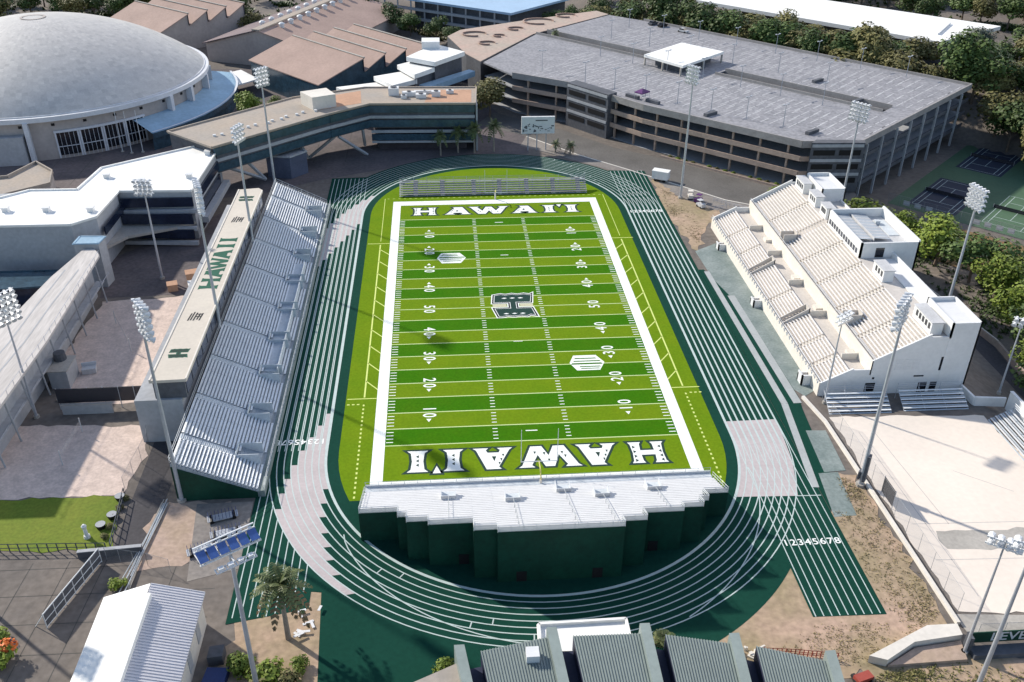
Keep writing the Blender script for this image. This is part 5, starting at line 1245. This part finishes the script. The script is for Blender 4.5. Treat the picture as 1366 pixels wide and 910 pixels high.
# banner and near wall, lower right
t=thing('green_banner','dark green banner with pale lettering at the lower right corner','banner',(54,-92.2,0))
b=MB(); b.bx(50.6,62.2,-92.3,-92.15,.9,2.7); bo=part(b,'panel',MT['dgreen'],t)
b=MB(); 
V,F=glyphs('LEVEL'); k0=len(b.v)
b.v+=[(56.3+2.3*p[0],-92.32,1.8+2.0*p[1]) for p in V]
for f in F: b.f.append(tuple(k0+i for i in f)); b.m.append(0)
sub(b,'lettering',MT['rail'],bo,t)
b=MB(); b.bx(50.6,62,-94.2,-92.6,.0,.75); b.bx(50.2,50.6,-93.2,-92,0,2.7); part(b,'base_wall',MT['dkwall'],t)
t=thing('ramp_wall','pale concrete ramp wall stepping down at the lower right','wall',(44,-92,0)); b=MB()
b.prism([(37.2,-93.6),(39.2,-94.4),(43.8,-91.9),(50.4,-91.2),(50.6,-89.4),(46.6,-89.4),(43,-91)],0,1.25); part(b,'coping',MT['cream'],t); b=MB(); b.prism([(39.3,-94.6),(43.9,-92.2),(50.2,-91.5),(49.6,-94.4)],0,.5); part(b,'wall',MT['dirt2'],t)
fence('site_barrier','red and white barrier fence above the ribbed gym roof',[(24.6,-91.4),(28.5,-91.9),(33.6,-92.9)],1.1,0,.5,None,.07,'redpaint',(1,.6,.3))
t=thing('rubble_pile','pale rubble pile between gym roof and dirt patch','rubble',(20,-91.6,0)); b=MB(); rg=R(4)
for i in range(40): b.rbox(15.5+9.5*rg.random(),-91.2+rg.uniform(-.8,.6)-.05*i*0,rg.uniform(.3,.9),rg.uniform(.2,.6),0,rg.uniform(.15,.6),rg.uniform(0,3))
parts(b,'chunk',MT['cream'],t)
t=thing('red_tool_cart','red tool cart in the shade at the right end of the gym roof','cart',(35.4,-96.4,0)); b=MB(); b.rbox(35.4,-96.4,2.2,1.1,.5,1.1,.3); part(b,'bed',MT['redpaint'],t); b=MB(); 
for dx in (-.9,.9): b.tube((35.4+dx,-97.2,.35),(35.4+dx,-95.6,.35),.35,.35,8)
part(b,'wheel',MT['black'],t)
# ------------------------------------------------------------------ things in the dirt yard, upper right of the field
t=thing('white_trailer','small white box trailer on the dirt by the track and service road','trailer',(46,68.6,0),-.5)
b=MB(); b.bx(-2.2,2.2,-1.2,1.2,.7,2.9); b.build('box',MT['white'],t); b=MB(); b.bx(-2.3,2.3,-1.25,1.25,2.9,3.0); b.build('roof',MT['wroof'],t)
for x in (-1.2,1.2): b=MB(); b.tube((x,-1.15,.4),(x,1.15,.4),.4,.4,10); b.build('wheel',MT['black'],t)
b=MB(); b.tube((-2.2,0,.6),(-3.6,0,.5),.08,n=5); b.build('hitch',MT['steel'],t)
def cart(x,y,a,m,label):
    t=thing('utility_cart',label,'cart',(x,y,0),a); b=MB(); b.bx(-1.3,1.3,-.65,.65,.35,.9); b.bx(-1.3,-.2,-.65,.65,.9,1.2); b.build('body',MT[m],t)
    b=MB(); b.bx(-.2,1.1,-.65,.65,1.85,1.95); b.build('roof',MT[m],t); b=MB()
    for sx in (-.1,1.0):
        for sy in (-.6,.6): b.tube((sx,sy,.9),(sx,sy,1.85),.04,n=4)
    b.build('roof_post',MT['steel'],t)
    for sx in (-.8,.8): b=MB(); b.tube((sx,-.7,.3),(sx,.7,.3),.3,.3,8); b.build('wheel',MT['black'],t)
cart(52.6,53.2,.9,'purple','dark purple utility cart beside the garage front floodlight pole'); cart(52.4,49.6,1.9,'stwhite','white utility cart in the dirt yard by the floodlight pole'); cart(51.2,55.8,1.4,'cream','cream utility cart right at the foot of the garage front floodlight pole')
for i,(x,y,a) in enumerate(((58,52,-.7),(60.5,49.4,-.7),(62.5,47.6,-.7),(57,48,.2))):
    t=thing('pipe_railing','low grey pipe railing in the yard, %s'%('nearest the carts','middle of the row','nearest the cream grandstand','crossing behind the white cart')[i],'railing',(x,y,0),a,group='pipe railings in the yard'); b=MB()
    for h in (.5,1): b.tube((-1.8,0,h),(1.8,0,h),.05,n=4)
    for s in (-1.8,-.6,.6,1.8): b.tube((s,0,0),(s,0,1),.05,n=4)
    b.build('rail',MT['steel'],t)
t=thing('road_curb','pale concrete curb between the service road and the stadium pavement','curb',(50,66,0)); b=MB(); b.ribbon([(12.6,107),(26,90.2),(38,77.8),(50,64.8),(60,53.8),(68,48.8)],.4,.16); 
for p,q in zip([(12.6,107),(26,90.2),(38,77.8),(50,64.8),(60,53.8)],[(26,90.2),(38,77.8),(50,64.8),(60,53.8),(68,48.8)]): b.wall(p,q,.35,0,.15)
part(b,'kerb_stone',MT['cream'],t)
t=thing('planter_wall','low planter wall along the foot of the parking garage','wall',(60,78,0)); b=MB(); b.wall((50,87),(79,59.6),.4,0,.6); part(b,'wall',MT['tanconc'],t); 
# ------------------------------------------------------------------ left side: volleyball courts, lawn, yard
def vnet(p,q,label):
    t=thing('volleyball_net',label,'net',(*p,0)); b=MB(); b.tube((*p,0),(*p,2.9),.09,n=6); part(b,'post',MT['stwhite'],t); b=MB(); b.tube((*q,0),(*q,2.9),.09,n=6); part(b,'post',MT['stwhite'],t)
    b=MB(); b.face([(*p,1.5),(*q,1.5),(*q,2.5),(*p,2.5)]); part(b,'net',MT['netw'],t)
vnet((-74.8,-38.4),(-75.1,-47.2),'volleyball net with white posts on the near sand court'); vnet((-73.6,-13),(-79.5,-2),'volleyball net on the upper sand court behind the tan press box')
t=thing('dark_court_screen','long dark wind screen between the two sand volleyball courts','screen',(-73,-31.6,0)); b=MB(); b.wall((-80.6,-31.6),(-65.0,-31.4),.2,1.4,4.2); part(b,'screen',MT['netd'],t)
b=MB()
for i in range(7): x=-80.5+2.58*i; b.tube((x,-31.55,0),(x,-31.5,4.4),.08,n=5)
part(b,'post',MT['steel'],t)
for x0,x1,l in ((-79.6,-71.2,'wide low grey wall at the foot of the dark court screen'),(-66.8,-64.2,'short low grey wall where the dark screen meets the press box base')):
    t=thing('low_wall',l,'wall',((x0+x1)/2,-33,0)); b=MB(); b.bx(x0,x1,-33.2,-32.8,0,1.9); part(b,'wall',MT['grwall'],t); b=MB(); b.bx(x0-.1,x1+.1,-33.3,-32.7,1.9,2.0); part(b,'coping',MT['concrete'],t)
t=thing('utility_block','grey concrete utility block with a dark tank at the end of the stand roof','utility block',(-83,-22.5,0)); b=MB(); b.bx(-84.2,-81,-25,-20,0,3.6); part(b,'wall',MT['grwall'],t); b=MB(); b.tube((-83.2,-21,3.6),(-83.2,-21,5.2),1.1,1.0,12); part(b,'tank',MT['dkwall'],t); b=MB(); b.bx(-84.4,-80.8,-25.2,-19.8,3.6,3.75); part(b,'roof',MT['concrete'],t)
t=thing('white_bin','open white bin beside the grey utility block','bin',(-79.2,-19.8,0),.2); b=MB(); b.bx(-1.2,1.2,-.8,.8,.1,1.1); b.build('body',MT['stwhite'],t); b=MB(); b.bx(-1.3,1.3,.7,.9,1.1,1.7); b.build('lid',MT['rail'],t)
t=thing('equipment_pile','pale crates and boards heaped left of the dark court screen','crates',(-79,-29.3,0)); b=MB(); rg=R(6)
for i in range(12): b.rbox(-80.5+rg.uniform(-1.3,2.6),-29.2+rg.uniform(-1,1),rg.uniform(.5,1.6),rg.uniform(.4,.9),0,rg.uniform(.3,1.2),rg.uniform(0,3))
part(b,'crate',MT['concrete'],t)
for i,(x,y,sx,sy,h,m,l) in enumerate(((-67.8,15.6,3.2,2.2,2.4,'red','small reddish crate stack beside the tan press box'),(-66.2,11.5,3.6,2.2,1.9,'stseat','white tent cover in the yard beside the tan press box'),(-71.6,12.0,2.0,2.0,1.5,'red','single reddish crate near the yard floodlight pole'))):
    t=thing('storage_box',l,'storage box',(x,y,0),.3); b=MB(); b.bx(-sx/2,sx/2,-sy/2,sy/2,0,h); b.build('body',MT[m],t); b=MB(); b.bx(-sx/2-.1,sx/2+.1,-sy/2-.1,sy/2+.1,h,h+.12); b.build('lid',MT[m],t)
fence('court_fence','thin grey fence along the right edge of the near sand court',[(-64.2,-38),(-62.4,-44),(-63.2,-55)],3.4,0,2.8)
fence('lawn_fence','dark fence along the bottom edge of the lawn',[(-84,-66.2),(-62.6,-67.2)],1.5,0,1.3,None,.09,'dkwall',(1,.5))
fence('lawn_fence','dark fence between the lawn and the asphalt path',[(-63.3,-55.3),(-61.9,-67.2)],1.5,0,1.6,None,.09,'dkwall',(1,.5))
t=thing('path_wall','low dark wall across the end of the asphalt path','wall',(-60,-68,0)); b=MB(); b.wall((-66,-68.4),(-57.4,-67.8),.5,0,1.2); part(b,'wall',MT['dkwall'],t); b=MB(); b.wall((-66,-68.4),(-57.4,-67.8),.6,1.2,1.3); part(b,'coping',MT['grwall'],t)
t=thing('white_post','white upright post with a round top standing on the lawn','post',(-66.1,-64.3,0)); b=MB(); b.tube((0,0,0),(0,0,.5),.5,.42,10); b.build('base',MT['stseat'],t); b=MB(); b.tube((0,0,.5),(-.1,.1,1.7),.3,.24,10); b.build('stem',MT['stseat'],t); b=MB(); b.tube((-.1,.1,1.7),(-.1,.1,2.1),.3,.38,10); b.tube((-.1,.1,2.1),(-.1,.1,2.4),.38,.15,10); b.build('cap',MT['stseat'],t)
for i,(x,y) in enumerate(((-64.7,-62.4),(-63.7,-60.3),(-63.7,-56.2))):
    t=thing('ring_planter','black round planter pot at the lawn edge, %s'%('nearest the white post','middle of the three','nearest the sand')[i],'pot',(x,y,0),group='black pots at the lawn edge'); b=MB(); b.tube((0,0,0),(0,0,.8),.55,.75,12); b.build('pot',MT['black'],t); b=MB(); b.tube((0,0,.8),(0,0,.83),.72,.72,12); b.build('soil',MT['grwall'],t)
t=thing('slatted_gate','long open framed gate leaning in the asphalt yard with a wide shadow','gate',(-64,-75,0)); b=MB()
for h in (.25,1.3,2.5): b.tube((-66.0,-81.0,h),(-62.6,-69.4,h),.08,n=5)
for i in range(7): p=lerp((-66.0,-81.0),(-62.6,-69.4),i/6); b.tube((*p,0),(*p,2.6),.08,n=5)
part(b,'frame',MT['rail'],t); b=MB(); b.wall((-66.0,-81.0),(-62.6,-69.4),.06,.2,2.5); part(b,'panel',MT['dkwall'],t)
b=MB(); 
for i in range(3): p=lerp((-66.0,-81.0),(-62.6,-69.4),i/3); b.tube((*p,2.4),(p[0]-1.6,p[1]+.4,0),.06,n=4)
part(b,'brace',MT['rail'],t)
fence('yard_fence','tall thin fence at the upper edge of the metal shed yard',[(-62,-69),(-56,-70.6),(-52.6,-72)],2.4,0,2)
t=thing('pole_bundle','bundle of long pale metal poles lying beside the foot of the tall floodlight','poles',(-56,-66,0)); rg=R(3)
for i in range(12): b=MB(); b.tube((-56.9+rg.uniform(-.7,.7),-57.6+rg.uniform(-1,1),.15+.08*(i%3)),(-58.0+rg.uniform(-.8,.8),-74.5+rg.uniform(-3,2),.2+.1*(i%4)),.07,n=5); part(b,'metal_pole',MT['alum' if i%2 else 'concrete'],t)
def hurdles(x,y,a,label):
    t=thing('hurdle_cart',label,'cart',(x,y,0),a); b=MB(); b.bx(-2.2,2.2,-.7,.7,.35,.5); b.build('bed',MT['steel'],t)
    b=MB()
    for i in range(9): s=-2+.5*i; b.bx(s,s+.05,-.6,.6,1.2,1.35); b.tube((s,-.6,.5),(s,-.6,1.3),.03,n=4); b.tube((s,.6,.5),(s,.6,1.3),.03,n=4)
    b.build('hurdle',MT['tarp'],t)
    for s in (-1.6,1.6): b=MB(); b.tube((s,-.75,.3),(s,.75,.3),.3,.3,8); b.build('wheel',MT['black'],t)
hurdles(-47.5,-61.5,.3,'cart of blue track hurdles right under the end of the silver bleacher'); hurdles(-46.4,-65.0,.25,'middle cart of blue track hurdles by the sprint lanes'); hurdles(-49,-68.2,.35,'lowest cart of blue track hurdles above the metal shed')
sheet('hurdle_yard',[(-52,-58),(-43.6,-58),(-43.4,-72),(-50,-74)],.034,'paving')
t=thing('blue_cover','blue tarpaulin cover in the shade right of the metal shed','tarpaulin',(-42.5,-91,0)); b=MB(); b.prism([(-44.4,-92.6),(-41.6,-92.2),(-41.4,-89.8),(-44,-89.6)],0,1.1); part(b,'cover',MT['tarp'],t); b=MB(); b.prism([(-44.2,-88.6),(-42.4,-88.4),(-42.4,-86.6),(-44.2,-86.8)],0,1.6); part(b,'crate',MT['dkwall'],t)
t=thing('broken_frame','pale broken board frame beside the big palm','boards',(-32.5,-82.5,0)); rg=R(12); b=MB()
for i in range(9): b.rbox(-32.6+rg.uniform(-1.4,1.2),-83.5+rg.uniform(-3.4,3.4),rg.uniform(.8,1.8),.35,.05+.06*i,.12+.06*i,rg.uniform(0,3))
parts(b,'board',MT['stseat'],t)
sheet('infield_apron',[(-27.2,-59.0),(-29.5,-59),(-27.4,-63),(-22.5,-69.5),(-15,-74.8),(-7,-77.2),(0,-78),(7,-77.2),(15,-74.6),(22,-69.6),(26.8,-63.6),(28.6,-60.5),(27.4,-58.8)],.112,'track')
sheet('infield_edge',[(CX+31.7*cos(radians(a)),YN+31.7*sin(radians(a))) for a in range(-152,-24,4)],.110,'track')

def car(x,y,z,a,m,label):
    t=thing('parked_car',label,'car',(x,y,z),a,group='cars parked on the garage roof')
    b=MB(); b.extr([(-2.2,.35),(-2.2,.85),(-1.3,.95),(1.2,.95),(2.1,.8),(2.2,.35)],'y',-.9,.9); b.build('body',MT[m],t)
    b=MB(); b.extr([(-1.5,.95),(-1.0,1.45),(.5,1.45),(1.2,.95)],'y',-.8,.8); b.build('cabin',MT['dglass'],t)
    b=MB(); b.bx(-.95,.45,-.78,.78,1.45,1.5); b.build('roof',MT[m],t)
    for sx in (-1.4,1.35):
        for sy in (-.92,.72): b=MB(); b.tube((sx,sy,.33),(sx,sy+.2,.33),.33,.33,10); b.build('wheel',MT['black'],t)
car(70.2,200,12.5,.72,'dkwall','dark car parked at the far left corner of the garage roof'); car(73.2,196.4,12.5,.72,'black','black car parked at the far left corner of the garage roof'); car(79,187,12.5,-.85,'stwhite','white car parked alone near the far edge of the garage roof')
t=thing('purple_tent','small purple pop up tent on the front edge of the garage roof','tent',(46.5,102.5,12.5),.7)
b=MB()
for sx in (-1.8,1.8):
    for sy in (-1.4,1.4): b.tube((sx,sy,0),(sx,sy,2.3),.05,n=4)
b.build('leg',MT['steel'],t); b=MB()
for P in (((-1.9,-1.5),(1.9,-1.5)),((1.9,-1.5),(1.9,1.5)),((1.9,1.5),(-1.9,1.5)),((-1.9,1.5),(-1.9,-1.5))): b.face([(*P[0],2.3),(*P[1],2.3),(0,0,3.2)]); b.face([(*P[0],2.0),(*P[1],2.0),(*P[1],2.3),(*P[0],2.3)])
b.build('canopy',MT['purple'],t)

jb=MB(); JM=mat('paving_joint',(.09,.085,.08),.9,.2)
for i in range(9): jb.line((-94+5*i,-108),(-92+5*i,-69),.12,.02)
for i in range(8): jb.line((-95,-70-5*i),(-46,-70.5-5*i),.12,.02)
struct(jb.build('paving_joints',JM))
jb=MB()
for i in range(12): jb.line((-140+9*i,62+4*i if i<6 else 88),(-140+9*i,175),.18,.02)
struct(jb.build('plaza_joints',JM))
# ------------------------------------------------------------------ camera, sun, sky
cam=bpy.data.cameras.new('camera'); co=bpy.data.objects.new('camera',cam); COL.objects.link(co)
cam.sensor_width=36; cam.lens=36*1239.6/1366; cam.clip_start=1; cam.clip_end=5000
import mathutils
Mr=mathutils.Matrix(((0.99707568,-0.07602675,0.00774742),(0.03268318,0.51586755,0.85604467),(-0.06907894,-0.85328812,0.51684378))).transposed()
co.matrix_world=mathutils.Matrix.Translation((-13.578,-168.293,93.676)) @ Mr.to_4x4()
sc=bpy.context.scene; sc.camera=co
EL=radians(31.5); d=mathutils.Vector((.77*cos(EL),-.64*cos(EL),-sin(EL)))
sun=bpy.data.lights.new('sun','SUN'); so=bpy.data.objects.new('sun',sun); COL.objects.link(so)
sun.energy=4.4; sun.angle=radians(1.5); sun.color=(1,.935,.83)
so.rotation_euler=d.to_track_quat('-Z','Y').to_euler()
w=bpy.data.worlds.new('World'); sc.world=w; w.use_nodes=True
sk=w.node_tree.nodes.new('ShaderNodeTexSky'); sk.sky_type='NISHITA'; sk.sun_disc=False; sk.sun_elevation=EL; sk.sun_rotation=radians(50.3)
bg=w.node_tree.nodes['Background']; bg.inputs['Strength'].default_value=.14
w.node_tree.links.new(sk.outputs['Color'],bg.inputs['Color'])
sc.view_settings.view_transform='Standard'; sc.view_settings.look='None'; sc.view_settings.exposure=.36; sc.view_settings.gamma=1
sc.view_settings.use_curve_mapping=False
sc.cycles.use_denoising=True; sc.cycles.max_bounces=5
